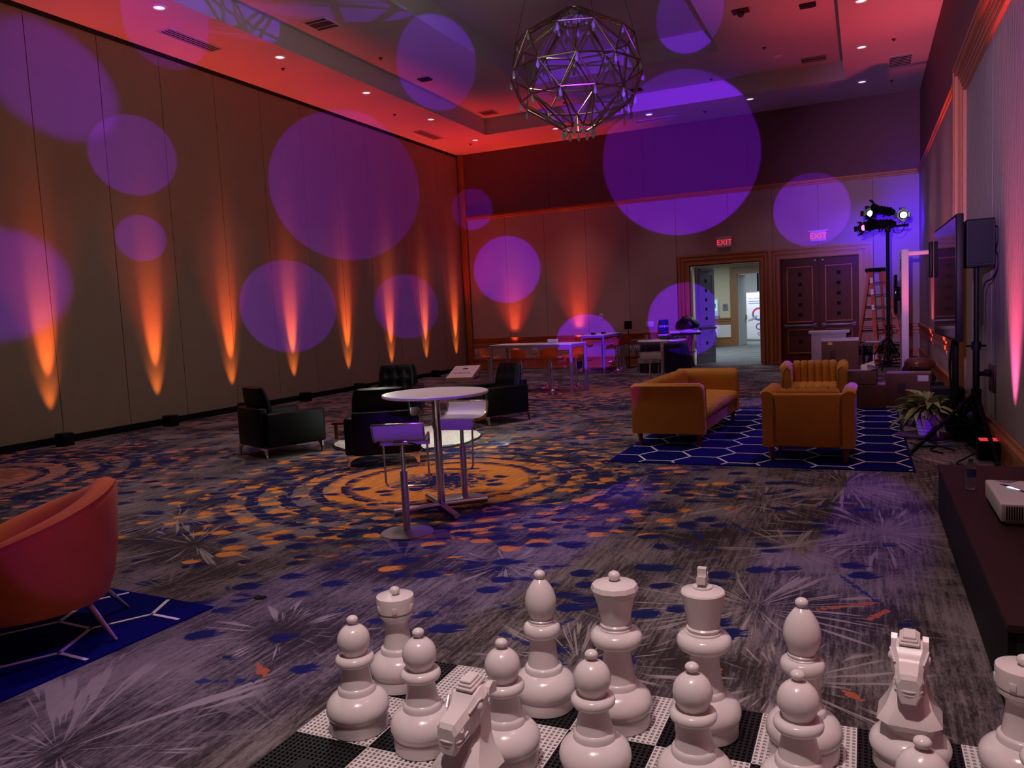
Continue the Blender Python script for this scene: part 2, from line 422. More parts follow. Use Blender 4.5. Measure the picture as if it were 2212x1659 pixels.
    # ---- zigzag strokes, navy or coral
    def stroke(col, ax, ay, bx, by, wd, tone, seed):
        ln = math.hypot(bx - ax, by - ay)
        ex, ey = (bx - ax) / ln, (by - ay) / ln
        dx = ma('SUBTRACT', ma('MULTIPLY_ADD', col, 1e-9, x0), ax)
        dy = ma('SUBTRACT', ma('MULTIPLY_ADD', col, 1e-9, y0), ay)
        s = ma('ADD', ma('MULTIPLY', dx, ex), ma('MULTIPLY', dy, ey))
        t = ma('ABSOLUTE', ma('SUBTRACT', ma('MULTIPLY', dy, ex), ma('MULTIPLY', dx, ey)))
        n = noise(comb(ma('MULTIPLY', s, 40.0), ma('MULTIPLY', t, 25.0), seed), 1.0, 0)
        mk = ma('LESS_THAN', t, ma('MULTIPLY', ma('SUBTRACT', n, 0.22), wd))
        mk = ma('MULTIPLY', mk, ma('MULTIPLY', ma('GREATER_THAN', s, 0.0), ma('LESS_THAN', s, ln)))
        return mix(ma('MULTIPLY', mk, 0.9), col, tone)
    NV, CO = (0.010, 0.022, 0.13), (0.40, 0.10, 0.045)
    for i, (ax, ay, bx, by, wd, tone) in enumerate([
            (-0.15, 4.95, 0.05, 4.55, .05, NV), (0.05, 4.55, -0.25, 4.35, .05, CO), (0.1, 4.45, 0.0, 4.28, .05, CO), (-1.55, 3.6, -1.45, 3.85, .05, NV), (-1.75, 3.55, -1.5, 3.45, .05, NV),
            (-1.5, 3.45, -1.3, 3.30, .06, NV), (-0.95, 6.0, -0.8, 5.75, .06, NV), (-1.2, 5.75, -1.05, 5.45, .06, NV), (0.25, 3.1, 0.33, 2.95, .06, NV), (-0.75, 3.6, -0.6, 3.45, .05, CO),
            (-0.10, 3.45, -0.02, 3.38, .05, CO), (-2.75, 2.85, -2.6, 2.75, .06, CO), (-2.9, 2.6, -2.62, 2.70, .05, NV), (-2.4, 3.55, -2.2, 3.7, .05, NV)]):
        col = stroke(col, ax, ay, bx, by, wd, tone, i * 5.3)
    # lone navy dabs over the whole floor near the middle
    dxx, dyy, rall = dist(-2.3, 5.5)
    nm = ma('MULTIPLY', dab1, ma('LESS_THAN', r1b, ma('MULTIPLY', sstep(rall, 3.2, 1.4), 0.5)))
    col = mix(nm, col, (0.008, 0.012, 0.085))
    # far half of the room: dense small navy and coral dabs
    farm = ma('MULTIPLY', sstep(y0, 8.8, 10.5), sstep(y0, 18.5, 16.0))
    nm = ma('MULTIPLY', dab1, ma('LESS_THAN', r1b, ma('MULTIPLY', farm, 0.62)))
    col = mix(nm, col, (0.008, 0.011, 0.075))
    nm = ma('MULTIPLY', dab2, ma('LESS_THAN', r2b, ma('MULTIPLY', farm, 0.45)))
    col = mix(nm, col, (0.36, 0.13, 0.08))
    lk.new(col, p.inputs['Base Color'])
    bp = nd.new('ShaderNodeBump')
    bp.inputs['Strength'].default_value = 0.25
    bp.inputs['Distance'].default_value = 0.004
    lk.new(speck, bp.inputs['Height'])
    lk.new(bp.outputs[0], p.inputs['Normal'])
    return m


M['carpet'] = carpet()


# ------------------------------------------------------------------ mesh builder
class G:
    def __init__(s):
        s.b = bmesh.new()

    def _merge(s, t, mtx=None):
        if mtx is not None:
            bmesh.ops.transform(t, matrix=mtx, verts=t.verts)
        me = bpy.data.meshes.new('tmp')
        t.to_mesh(me)
        t.free()
        s.b.from_mesh(me)
        bpy.data.meshes.remove(me)
        return s

    def box(s, c, d, rot=None, bev=0.0, seg=2):
        t = bmesh.new()
        bmesh.ops.create_cube(t, size=1.0)
        bmesh.ops.scale(t, vec=d, verts=t.verts)
        if bev:
            bmesh.ops.bevel(t, geom=t.edges[:], offset=min(bev, min(d) * 0.49), segments=seg, affect='EDGES', profile=0.5)
        m = Matrix.Translation(c)
        if rot is not None:
            m = m @ Euler(rot).to_matrix().to_4x4()
        return s._merge(t, m)

    def bb(s, x0, x1, y0, y1, z0, z1, bev=0.0, seg=2):
        return s.box(((x0 + x1) / 2, (y0 + y1) / 2, (z0 + z1) / 2), (abs(x1 - x0), abs(y1 - y0), abs(z1 - z0)), None, bev, seg)

    def cyl(s, p0, p1, r0, r1=None, n=16, cap=True):
        p0, p1 = Vector(p0), Vector(p1)
        r1 = r0 if r1 is None else r1
        t = bmesh.new()
        d = p1 - p0
        bmesh.ops.create_cone(t, cap_ends=cap, segments=n, radius1=max(r0, 1e-5), radius2=max(r1, 1e-5), depth=d.length)
        q = Vector((0, 0, 1)).rotation_difference(d.normalized()) if d.length else None
        return s._merge(t, Matrix.Translation((p0 + p1) / 2) @ q.to_matrix().to_4x4())

    def sph(s, c, r, u=16, v=10):
        t = bmesh.new()
        bmesh.ops.create_uvsphere(t, u_segments=u, v_segments=v, radius=1.0)
        r = (r, r, r) if isinstance(r, (int, float)) else r
        bmesh.ops.scale(t, vec=r, verts=t.verts)
        return s._merge(t, Matrix.Translation(c))

    def lathe(s, prof, n=28, c=(0, 0, 0), close=True):
        t = bmesh.new()
        rings = []
        for r, z in prof:
            rings.append([t.verts.new((c[0] + r * math.cos(2 * PI * i / n), c[1] + r * math.sin(2 * PI * i / n), c[2] + z)) for i in range(n)])
        for a, b in zip(rings, rings[1:]):
            for i in range(n):
                t.faces.new((a[i], a[(i + 1) % n], b[(i + 1) % n], b[i]))
        if close:
            t.faces.new(rings[0][::-1])
            t.faces.new(rings[-1])
        return s._merge(t)

    def loft(s, rings, close=True, loop=False):
        t = bmesh.new()
        vr = [[t.verts.new(p) for p in r] for r in rings]
        n = len(rings[0])
        prs = list(zip(vr, vr[1:])) + ([(vr[-1], vr[0])] if loop else [])
        for a, b in prs:
            for i in range(n):
                t.faces.new((a[i], a[(i + 1) % n], b[(i + 1) % n], b[i]))
        if close and not loop:
            t.faces.new(vr[0][::-1])
            t.faces.new(vr[-1])
        bmesh.ops.recalc_face_normals(t, faces=t.faces)
        return s._merge(t)

    def prism(s, poly, axis, a, b, mtx=None):
        """poly in the two other axes (in x,y,z order), extruded along axis from a to b"""
        def P(p, h):
            q = list(p)
            q.insert(axis, h)
            return tuple(q)
        t = bmesh.new()
        v0 = [t.verts.new(P(p, a)) for p in poly]
        v1 = [t.verts.new(P(p, b)) for p in poly]
        n = len(poly)
        t.faces.new(v0)
        t.faces.new(v1[::-1])
        for i in range(n):
            t.faces.new((v0[i], v1[i], v1[(i + 1) % n], v0[(i + 1) % n]))
        bmesh.ops.recalc_face_normals(t, faces=t.faces)
        return s._merge(t, mtx)

    def tube(s, pts, r, n=8, loop=False, soft=False):
        pts = [Vector(p) for p in pts]
        if soft:       # Catmull-Rom smoothing for cables
            q = [pts[0] * 2 - pts[1]] + pts + [pts[-1] * 2 - pts[-2]]
            out = []
            for i in range(1, len(q) - 2):
                for k in range(6):
                    f = k / 6
                    a, b, c, d = q[i - 1], q[i], q[i + 1], q[i + 2]
                    out.append(.5 * (2 * b + (c - a) * f + (2 * a - 5 * b + 4 * c - d) * f * f + (3 * b - a - 3 * c + d) * f ** 3))
            pts = out + [pts[-1]]
        m = len(pts)
        rings = []
        up = None
        for i, p in enumerate(pts):
            if loop:
                d = pts[(i + 1) % m] - pts[i - 1]
            else:
                d = pts[min(i + 1, m - 1)] - pts[max(i - 1, 0)]
            d.normalize()
            if up is None:
                up = d.orthogonal().normalized()
            up = (up - d * up.dot(d))
            up = up.normalized() if up.length > 1e-6 else d.orthogonal().normalized()
            sd = d.cross(up)
            rr = r[i] if isinstance(r, (list, tuple)) else r
            rings.append([p + (up * math.cos(2 * PI * k / n) + sd * math.sin(2 * PI * k / n)) * rr for k in range(n)])
        return s.loft(rings, True, loop)

    def strip(s, pts, wv, th):
        """a band: the polyline pts (list of Vector), half-width vector wv, thickness th"""
        pts = [Vector(p) for p in pts]
        wv = Vector(wv)
        rings = []
        for i, p in enumerate(pts):
            d = (pts[min(i + 1, len(pts) - 1)] - pts[max(i - 1, 0)]).normalized()
            nn = d.cross(wv).normalized() * (th / 2)
            rings.append([p + wv + nn, p - wv + nn, p - wv - nn, p + wv - nn])
        return s.loft(rings)

    def done(s, name, m, parent=None, smooth=40, loc=None, rz=None):
        me = bpy.data.meshes.new(name)
        bmesh.ops.recalc_face_normals(s.b, faces=s.b.faces)
        s.b.to_mesh(me)
        s.b.free()
        if smooth:
            me.polygons.foreach_set('use_smooth', [True] * len(me.polygons))
            me.set_sharp_from_angle(angle=R(smooth))
        me.materials.append(M[m] if isinstance(m, str) else m)
        o = bpy.data.objects.new(name, me)
        COL.objects.link(o)
        o.parent = parent
        if loc is not None:
            o.location = loc
        if rz is not None:
            o.rotation_euler = (0, 0, rz)
        return o


def tag(o, label, cat, group=None, kind=None):
    o['label'] = label
    o['category'] = cat
    if group:
        o['group'] = group
    if kind:
        o['kind'] = kind
    return o


def thing(name, label, cat, loc=(0, 0, 0), rz=0.0, group=None):
    o = bpy.data.objects.new(name, None)
    COL.objects.link(o)
    o.empty_display_size = 0.1
    o.location = loc
    o.rotation_euler = (0, 0, rz)
    return tag(o, label, cat, group)


def struct(o):
    o['kind'] = 'structure'
    return o


def dup(root, loc, rz, label):
    def cp(o, parent):
        c = o.copy()
        COL.objects.link(c)
        c.parent = parent
        for ch in [q for q in kids.get(o.name, [])]:
            cp(ch, c)
        return c
    kids = {}
    st = [root]
    while st:
        q = st.pop()
        kids[q.name] = list(q.children)
        st += kids[q.name]
    r = cp(root, None)
    r.location = loc
    r.rotation_euler = (0, 0, rz)
    r['label'] = label
    return r


def clone(o, parent, mtx):
    c = o.copy()
    COL.objects.link(c)
    c.parent = parent
    c.matrix_local = mtx
    return c


def text(name, body, size, m, parent, mtx, depth=0.002, align='CENTER', label=None):
    cu = bpy.data.curves.new('t', 'FONT')
    cu.body = body
    cu.size = size
    cu.extrude = depth
    cu.align_x = align
    cu.align_y = 'CENTER'
    cu.resolution_u = 3
    t = bpy.data.objects.new('t', cu)
    COL.objects.link(t)
    dg = bpy.context.evaluated_depsgraph_get()
    me = bpy.data.meshes.new_from_object(t.evaluated_get(dg))
    bpy.data.objects.remove(t)
    bpy.data.curves.remove(cu)
    me.materials.clear()
    me.materials.append(M[m])
    o = bpy.data.objects.new(name, me)
    COL.objects.link(o)
    o.parent = parent
    o.matrix_local = mtx
    if label:
        o['label'] = label
    return o


def face_mtx(loc, xdir, updir):
    """text plane: x along xdir, y along updir"""
    x = Vector(xdir).normalized()
    y = Vector(updir).normalized()
    z = x.cross(y)
    m = Matrix((x, y, z)).transposed().to_4x4()
    m.translation = Vector(loc)
    return m


def facing(fx, fy):
    return math.atan2(-fx, fy)


# ================================================================== SETTING
XL, XR, YB, YF, ZS, ZT, ZC = -11.4, 1.25, 21.85, -5.0, 6.6, 7.02, 7.5
g = G()
g.bb(XL - .3, XR + .3, YF - .3, YB + .2, -0.12, 0)
struct(g.done('floor', 'carpet', smooth=0))
# ceiling: soffit ring, tray, raised inner tray
g = G()
tx0, tx1, ty0, ty1 = -9.45, -0.38, -3.0, 19.87
ix0, ix1, iy0, iy1 = -7.25, -2.77, 0.5, 17.6
g.bb(XL - .3, tx0, YF - .3, YB + .3, ZS, ZS + .1)
g.bb(tx1, XR + .3, YF - .3, YB + .3, ZS, ZS + .1)
g.bb(tx0, tx1, ty1, YB + .3, ZS, ZS + .1)
g.bb(tx0, tx1, YF - .3, ty0, ZS, ZS + .1)
for a in ((tx0 - .1, tx0, ty0, ty1), (tx1, tx1 + .1, ty0, ty1), (tx0, tx1, ty1, ty1 + .1), (tx0, tx1, ty0 - .1, ty0)):
    g.bb(*a, ZS + .1, ZT + .1)
g.bb(tx0, ix0, ty0, ty1, ZT, ZT + .1)
g.bb(ix1, tx1, ty0, ty1, ZT, ZT + .1)
g.bb(ix0, ix1, iy1, ty1, ZT, ZT + .1)
g.bb(ix0, ix1, ty0, iy0, ZT, ZT + .1)
for a in ((ix0 - .1, ix0, iy0, iy1), (ix1, ix1 + .1, iy0, iy1), (ix0, ix1, iy1, iy1 + .1), (ix0, ix1, iy0 - .1, iy0)):
    g.bb(*a, ZT + .1, ZC + .1)
g.bb(ix0 - .1, ix1 + .1, iy0 - .1, iy1 + .1, ZC, ZC + .1)
ceiling = struct(g.done('ceiling', 'ceil', smooth=0))
# left wall: folding partition of tall panels
g = G()
g.bb(XL - .3, XL - .045, YF, YB + .3, 0, ZS)
wl = struct(g.done('wall_left', 'blackmatte', smooth=0))
seams = [YF + 0.1, -1.65, -0.42, 0.8, 2.03, 3.25, 4.45, 5.68, 6.9, 8.13, 9.36, 10.6, 11.88, 13.13, 14.42, 15.63, 16.88, 18.06, 19.24, 20.48, 21.8]
for a, b in zip(seams, seams[1:]):
    g = G()
    g.bb(XL - .05, XL, a + .006, b - .006, 0.11, ZS - .075)
    g.done('panel', 'partition', wl, smooth=0)
g = G()
g.bb(XL - .05, XL + .012, YF, YB, 0, 0.115)
struct(g.done('baseboard_left', 'black', smooth=0))
g = G()
g.bb(XL - .05, XL + .02, YF, YB, ZS - .07, ZS - .0)
struct(g.done('trim_1', 'blackmatte', smooth=0))
# back wall
DX0, DX1, DZ = -4.38, -2.52, 2.75          # open doorway
EX0, EX1 = -2.02, -0.14                    # closed doors
g = G()
g.bb(XL - .3, DX0, YB, YB + .22, 0, ZS)
g.bb(DX0, DX1, YB, YB + .22, DZ, ZS)
g.bb(DX1, EX0, YB, YB + .22, 0, ZS)
g.bb(EX0, EX1, YB, YB + .22, DZ, ZS)
g.bb(EX1, XR + .3, YB, YB + .22, 0, ZS)
g.bb(EX0, EX1, YB + .12, YB + .22, 0, DZ)
wb = struct(g.done('wall_back', 'upperwall', smooth=0))
ZR = 4.6
bs = [-11.16, -9.9, -8.64, -7.35, -6.1, -4.74]
for a, b in zip(bs, bs[1:]):
    g = G()
    g.bb(a + .004, b - .004, YB - .025, YB, 0.95, ZR)
    g.done('fabric_panel', 'fabricwall', wb, smooth=0)
    g = G()
    g.bb(a, b, YB - .02, YB, 0.34, 0.74)
    g.done('dado_panel', 'fabricwall', wb, smooth=0)
for a, b in ((-4.74, -3.34), (-3.34, -2.2), (-2.2, -1.08), (-1.08, 0.2)):
    g = G()
    g.bb(a + .004, b - .004, YB - .025, YB, 3.03, ZR)
    g.done('fabric_panel', 'fabricwall', wb, smooth=0)
g = G()
g.bb(0.204, XR - .02, YB - .025, YB, 0.95, ZR)
g.done('fabric_panel', 'fabricwall', wb, smooth=0)
g = G()
g.bb(0.2, XR, YB - .02, YB, 0.34, 0.74)
g.done('dado_panel', 'fabricwall', wb, smooth=0)
us = [-11.18, -8.42, -5.6, -2.8, 0.0, XR]
for a, b in zip(us, us[1:]):
    g = G()
    g.bb(a + .005, b - .005, YB - .012, YB, ZR + .1, ZS)
    g.done('wallcovering_panel', 'upperwall', wb, smooth=0)


def molding(g, a, b, prof, axis):
    """profile list of (proud, z0, z1) boxes along the wall from a to b"""
    for d, z0, z1 in prof:
        if axis == 'x':
            g.bb(a, b, YB - d, YB, z0, z1, 0.008, 1)
        else:
            g.bb(XR - d, XR, a, b, z0, z1, 0.008, 1)


RAIL = [(.05, ZR, ZR + .05), (.075, ZR + .045, ZR + .085), (.055, ZR + .08, ZR + .13)]
CHAIR = [(.045, .72, .80), (.03, .80, .88), (.06, .88, .96), (.075, .945, .975)]
BASE = [(.035, 0, .30), (.05, .28, .345), (.05, 0, .05)]
g = G()
molding(g, -11.18, XR, RAIL, 'x')
struct(g.done('trim_2', 'wood'))
g = G()
for a, b in ((-11.18, -4.74), (0.2, XR)):
    molding(g, a, b, CHAIR, 'x')
struct(g.done('trim_3', 'wood'))
g = G()
for a, b in ((-11.18, -4.74), (0.2, XR)):
    molding(g, a, b, BASE, 'x')
struct(g.done('baseboard_back', 'wood'))
g = G()   # post in the corner where the partition parks
g.bb(-11.37, -11.18, YB - .10, YB, 0, ZS - .02, .01)
g.bb(-11.33, -11.22, YB - .13, YB - .09, 0, ZS - .02, .01)
struct(g.done('trim_4', 'wood'))
# door casings, stepped
g = G()
for x0, x1, xo0, xo1 in ((DX0, DX1, -4.70, -2.27), (EX0, EX1, -2.27, 0.19)):
    fs_ = (0.0, .22, .34, .56, .68, 1.0)
    for k, d in enumerate((.075, .06, .09, .07, .11)):
        f, f2 = fs_[k], fs_[k + 1]
        a0, b0 = xo0 + (x0 - xo0) * f, xo0 + (x0 - xo0) * f2
        a1, b1 = xo1 + (x1 - xo1) * f, xo1 + (x1 - xo1) * f2
        zt, zb = 3.04 - (3.04 - DZ) * f, 3.04 - (3.04 - DZ) * f2
        q = .012
        g.bb(a0, b0 - q, YB - d, YB - .001, 0, zt)
        g.bb(b1 + q, a1, YB - d, YB - .001, 0, zt)
        g.bb(b0 - q, b1 + q, YB - d, YB - .001, zb + q, zt)
    g.bb(xo0 + .01, x0, YB - .03, YB, 0, DZ)
    g.bb(x1, xo1 - .01, YB - .03, YB, 0, DZ)
    g.bb(xo0 + .01, xo1 - .01, YB - .03, YB, DZ, 3.02)
for x0, x1 in ((DX0, DX1),):
    g.bb(x0 - .02, x0 + .012, YB - .03, YB + .24, 0, DZ)
    g.bb(x1 - .012, x1 + .02, YB - .03, YB + .24, 0, DZ)
    g.bb(x0, x1, YB - .03, YB + .24, DZ - .012, DZ + .02)
struct(g.done('trim_5', 'wood'))


# door leaves
def door_leaf(name, W, Hh, m, mf, parent_kind=True):
    """leaf in local coords: hinge at x=0, leaf to x=W, face towards -y"""
    g = G()
    g.bb(0, W, 0, .045, .01, Hh)
    d = struct(g.done(name, m, smooth=0))
    for z0, z1, n in ((1.12, Hh - .22, 5), (.30, .88, 1)):
        g = G()   # raised field framed by a bead
        x0, x1 = .17, W - .17
        g.bb(x0, x1, -.014, 0, z0, z1)
        g.done('field', m, d, smooth=0)
        g = G()
        t = .035
        for a in ((x0 - t, x1 + t, z1, z1 + t), (x0 - t, x1 + t, z0 - t, z0), (x0 - t, x0, z0, z1), (x1, x1 + t, z0, z1)):
            g.bb(a[0], a[1], -.022, 0, a[2], a[3], .008, 1)
        g.done('bead', mf, d)
        for k in range(n):
            zc = (z0 + z1) / 2 + (k - (n - 1) / 2) * .262
            g = G()
            g.bb(W / 2 - .045, W / 2 + .045, -.024, -.010, zc - .045, zc + .045, .005, 1)
            g.done('inlay', 'blackmatte', d)
    g = G()
    g.bb(.06, W - .06, -.09, -.04, .98, 1.04, .012)
    g.bb(.06, .14, -.06, 0, .97, 1.05)
    g.bb(W - .14, W - .06, -.06, 0, .97, 1.05)
    g.done('push_bar', 'darksteel', d)
    return d


LW = 0.925
d = door_leaf('door_1', LW, 2.73, 'wooddoor', 'wood')
d.location = (EX0 + .01, YB + .04, 0)
d2 = dup(d, (EX0 + .02 + LW, YB + .04, 0), 0, '')
d2.name = 'door_2'
del d2['label']
for dd, x in ((d, LW - .12), (d2, .06)):
    g = G()
    g.bb(x, x + .06, -.05, 0, 2.66, 2.70, .004)
    g.done('catch', 'darksteel', dd)
d3 = door_leaf('door_3', LW, 2.72, 'bluedoor', 'bluedoor')
d3.location = (DX0 + .10, YB + .28, 0)
d3.rotation_euler = (0, 0, R(68))
d4 = dup(d3, (DX1 - .03, YB + .28, 0), R(92), '')
d4.name = 'door_4'
del d4['label']
g = G()
g.bb(.1, .75, -.07, -.02, 2.62, 2.67)
g.done('closer', 'darksteel', d3)

# right wall
g = G()
g.bb(XR, XR + .3, YF, YB + .2, 0, ZS)
wr = struct(g.done('wall_right', 'upperwall', smooth=0))
JY0, JY1 = 11.95, 12.48                     # jamb of the big cased opening
for a, b in ((12.5, 15.6), (15.6, 18.7), (18.7, 21.83)):
    g = G()
    g.bb(XR - .025, XR, a + .004, b - .004, .95, ZR)
    g.done('fabric_panel', 'wrinkle', wr, smooth=0)
    g = G()
    g.bb(XR - .02, XR, a, b, .34, .74)
    g.done('dado_panel', 'fabricwall', wr, smooth=0)
fs = [-4.9, -1.3, 2.3, 5.9, 9.66, 11.96]
for a, b in zip(fs, fs[1:]):
    g = G()
    g.bb(XR - .03, XR, a + .006, b - .006, .30, 4.30)
    g.done('fabric_panel', 'wrinkle', wr, smooth=0)
g = G()
molding(g, JY1, YB, RAIL, 'y')
struct(g.done('trim_6', 'wood'))
g = G()
molding(g, JY1, YB, CHAIR, 'y')
struct(g.done('trim_7', 'wood'))
g = G()
molding(g, JY1, YB, BASE, 'y')
molding(g, YF, JY0, [(.06, 0, .24), (.085, .20, .27), (.05, .26, .31)], 'y')
struct(g.done('baseboard_right', 'wood'))
g = G()   # cased opening: jamb and head, stepped and fluted
for k in range(6):
    f = k / 6
    y1 = JY1 - (JY1 - JY0) * f
    zt = 4.66 - .40 * f
    dpt = .15 - .012 * k if k < 2 else .115 - .008 * k
    y0 = JY1 - (JY1 - JY0) * (k + 1) / 6
    g.bb(XR - dpt, XR, y0, y1 - .012, 0, zt, .006, 1)
    zb = 4.66 - .40 * (k + 1) / 6
    g.bb(XR - dpt, XR, YF, y0 - .002, zb, zt - .010, .006, 1)
struct(g.done('trim_8', 'wood'))
g = G()
g.bb(XL - .3, XR + .3, YF - .3, YF, 0, ZS)
struct(g.done('wall_front', 'fabricwall', smooth=0))

# ------------------------------------------------------------------ foyer beyond the doors
g = G()
g.bb(-10, 3, YB + .2, 38.5, -0.12, -0.001)
struct(g.done('floor_foyer', 'foyercarpet', smooth=0))
g = G()
g.bb(-10, 3, YB + .22, 39, 3.3, 3.4)
struct(g.done('ceiling_foyer', 'ceil', smooth=0))
g = G()
g.bb(-9.8, -4.58, 32, 32.2, 0, 3.3)
g.bb(-4.58, -2.6, 32, 32.2, 2.82, 3.3)
g.bb(-2.6, 3, 32, 32.2, 0, 3.3)
g.bb(-10, -9.8, YB + .2, 38.5, 0, 3.3)
g.bb(2.8, 3, YB + .2, 38.5, 0, 3.3)
struct(g.done('wall_foyer', 'foyerwall', smooth=0))
g = G()
g.bb(-9.8, -4.86, 31.98, 32, .36, .86)
struct(g.done('trim_9', 'foyerwhite', smooth=0))
g = G()
for z0, z1, dd in ((0, .32, .04), (.30, .36, .06), (.86, .98, .04), (.98, 1.08, .06), (1.06, 1.13, .09)):
    g.bb(-9.8, -4.86, 32 - dd, 32, z0, z1, .006, 1)
struct(g.done('trim_10', 'foyerwood'))
g = G()
for f, f2, dd in ((0, .4, .05), (.4, .7, .09), (.7, 1, .12)):
    a0, b0 = -4.86 + .28 * f, -4.86 + .28 * f2
    zt, zb = 3.1 - .28 * f, 3.1 - .28 * f2
    g.bb(a0, b0, 32 - dd, 31.999, 0, zt)
    g.bb(b0, -2.3, 32 - dd, 31.999, zb, zt)
struct(g.done('trim_11', 'foyerwood'))
g = G()
g.bb(-10, 3, 38.3, 38.5, 0, 3.3)
struct(g.done('wall_meeting_room', 'foyerwhite', smooth=0))
g = G()
g.bb(0, .9, 0, .05, .01, 2.8)
d5 = struct(g.done('door_5', 'foyerwhite', smooth=0))
d5.location = (-4.55, 32.15, 0)
d5.rotation_euler = (0, 0, R(80))
g = G()
g.bb(.78, .84, -.05, 0, 1.0, 1.2)
g.cyl((.81, -.06, 1.05), (.68, -.06, 1.05), .014)
g.done('door_handle', 'chrome', d5)

# monitor, sign, banner, table in the foyer
t = thing('wall_monitor', 'pale framed monitor with turquoise screen on the foyer wall', 'monitor', (-5.62, 31.98, 1.55))
g = G()
g.bb(-.3, .3, -.06, 0, -.34, .34, .01)
g.done('casing', 'panelwhite', t)
g = G()
g.bb(-.25, .25, -.066, -.058, -.14, .28)
g.done('screen', 'monitor', t, smooth=0)
g = G()
g.bb(.10, .20, -.070, -.064, -.02, .16)
g.done('picture', 'inkgrey', t, smooth=0)
g = G()
g.bb(-.30, .33, -.10, 0, -.46, -.345)
g.done('shelf', 'inkgrey', t, smooth=0)
t = thing('room_sign', 'small grey room sign on foyer wall beside the far doorway', 'sign', (-5.06, 31.99, 1.55))
g = G()
g.bb(-.1, .1, -.02, 0, -.13, .13, .004)
g.done('plate', 'inkgrey', t)
g = G()
for k in range(3):
    g.bb(-.06, .06, -.024, -.019, .07 - k * .06, .09 - k * .06)
g.done('lettering', 'ink', t)
t = thing('roll_up_banner', 'white roll-up banner with red and blue rings in the far room', 'banner', (-4.32, 36.0, 0))
g = G()
g.bb(-.46, .46, -.01, 0, .08, 2.14)
g.done('sheet', 'panelwhite', t, smooth=0)
g = G()
g.bb(-.48, .48, -.09, .09, 0, .09, .02)
g.done('base', 'alu', t)
G().bb(-.47, .47, -.02, .02, 2.13, 2.17).done('top_rail', 'alu', t)
for cx, cz, ro, ri in ((.06, 1.17, .29, .21), (.06, .62, .145, .10), (.06, .30, .07, .045)):
    for m_, a0, a1 in (('inkred', PI * .1, PI), ('inkblue', PI, PI * 2.1)):
        g = G()
        rings = []
        for i in range(17):
            a = a0 + (a1 - a0) * i / 16
            c_, s_ = math.cos(a), math.sin(a)
            rings.append([(cx + ro * c_, -.016, cz + ro * s_), (cx + ri * c_, -.016, cz + ri * s_), (cx + ri * c_, -.010, cz + ri * s_), (cx + ro * c_, -.010, cz + ro * s_)])
        g.loft(rings)
        g.done('ring', m_, t)
g = G()   # the two reaching hands printed on the banner
g.prism([(-.40, .86), (-.40, .93), (-.18, 1.02), (-.02, 1.14), (.0, 1.12), (-.06, 1.04), (.0, 1.05), (-.08, 1.0), (-.15, .94)], 1, -.022, -.016)
g.prism([(.46, 1.32), (.46, 1.24), (.32, 1.24), (.16, 1.18), (.14, 1.20), (.22, 1.24), (.14, 1.24), (.26, 1.30)], 1, -.022, -.016)
g.done('printed_hand', 'skin', t)
text('lettering', 'FICO WORLD', .085, 'inkgrey', t, face_mtx((-.1, -.014, 1.86), (1, 0, 0), (0, 0, 1)))
g = G()
for z_, x1 in ((1.72, .38), (1.63, .40)):
    g.bb(-.38, x1, -.014, -.009, z_, z_ + .03)
g.done('small_print', 'inkgrey', t)
t = thing('foyer_table', 'small foyer table under a grey draped cloth', 'table', (-5.72, 31.0, 0))
g = G()
g.bb(-.32, .34, -.35, .35, .70, .76, .01)
g.done('tabletop', 'greycloth', t)
for sx in (-.28, .28):
    for sy in (-.3, .3):
        g = G()
        g.cyl((sx, sy, 0), (sx, sy, .72), .018)
        g.done('leg', 'black', t)
g = G()
rings = []
for z_, e in ((.765, 0), (.62, .02), (.45, .05), (.30, .08)):
    rg = []
    for i in range(40):
        a = 2 * PI * i / 40
        rr = .40 + e + (.03 * math.sin(9 * a)) * (0.77 - z_) * 2
        rg.append((rr * max(-.86, min(.86, 1.2 * math.cos(a))), rr * max(-.86, min(.86, 1.2 * math.sin(a))), z_))
    rings.append(rg)
g.loft(rings, close=False)
c_ = g.done('tablecloth', 'greycloth', t)
g = G()
g.bb(-.2, .2, -.2, .2, .79, .95, .03)
tag(g.done('equipment_case', 'black', loc=(-5.72, 31.0, 0.0)), 'black case sitting on the foyer table', 'case')
t = thing('light_stand_pole', 'thin black pole standing behind the roll-up banner', 'pole', (-4.43, 37.3, 0))
g = G()
g.cyl((0, 0, 0), (0, 0, 3.0), .045)
g.done('pole', 'black', t)
g = G()
g.bb(-.3, .3, -.2, .2, 0, .06)
g.done('base', 'black', t)

# ================================================================== CEILING FITTINGS
g = G()
g.lathe([(.115, 0), (.115, -.012), (.085, -.02), (.08, -.006), (.08, 0)], 24, close=False)
ring_me = g.done('ring', 'panelwhite')
g = G()
g.lathe([(.0001, -.008), (.045, -.012), (.082, -.008), (.082, -.002)], 24, close=False)
lens_me = g.done('lens', 'lens')
first = True
ords = ['first', 'second', 'third', 'fourth', 'fifth', 'sixth', 'seventh', 'eighth']


def downlight(x, y, z, label):
    global first
    t = thing('downlight', label, 'ceiling light', (x, y, z), 0, 'recessed ceiling downlights')
    for src in (ring_me, lens_me):
        if first:
            src.parent = t
        else:
            c = src.copy()
            COL.objects.link(c)
            c.parent = t
    first = False


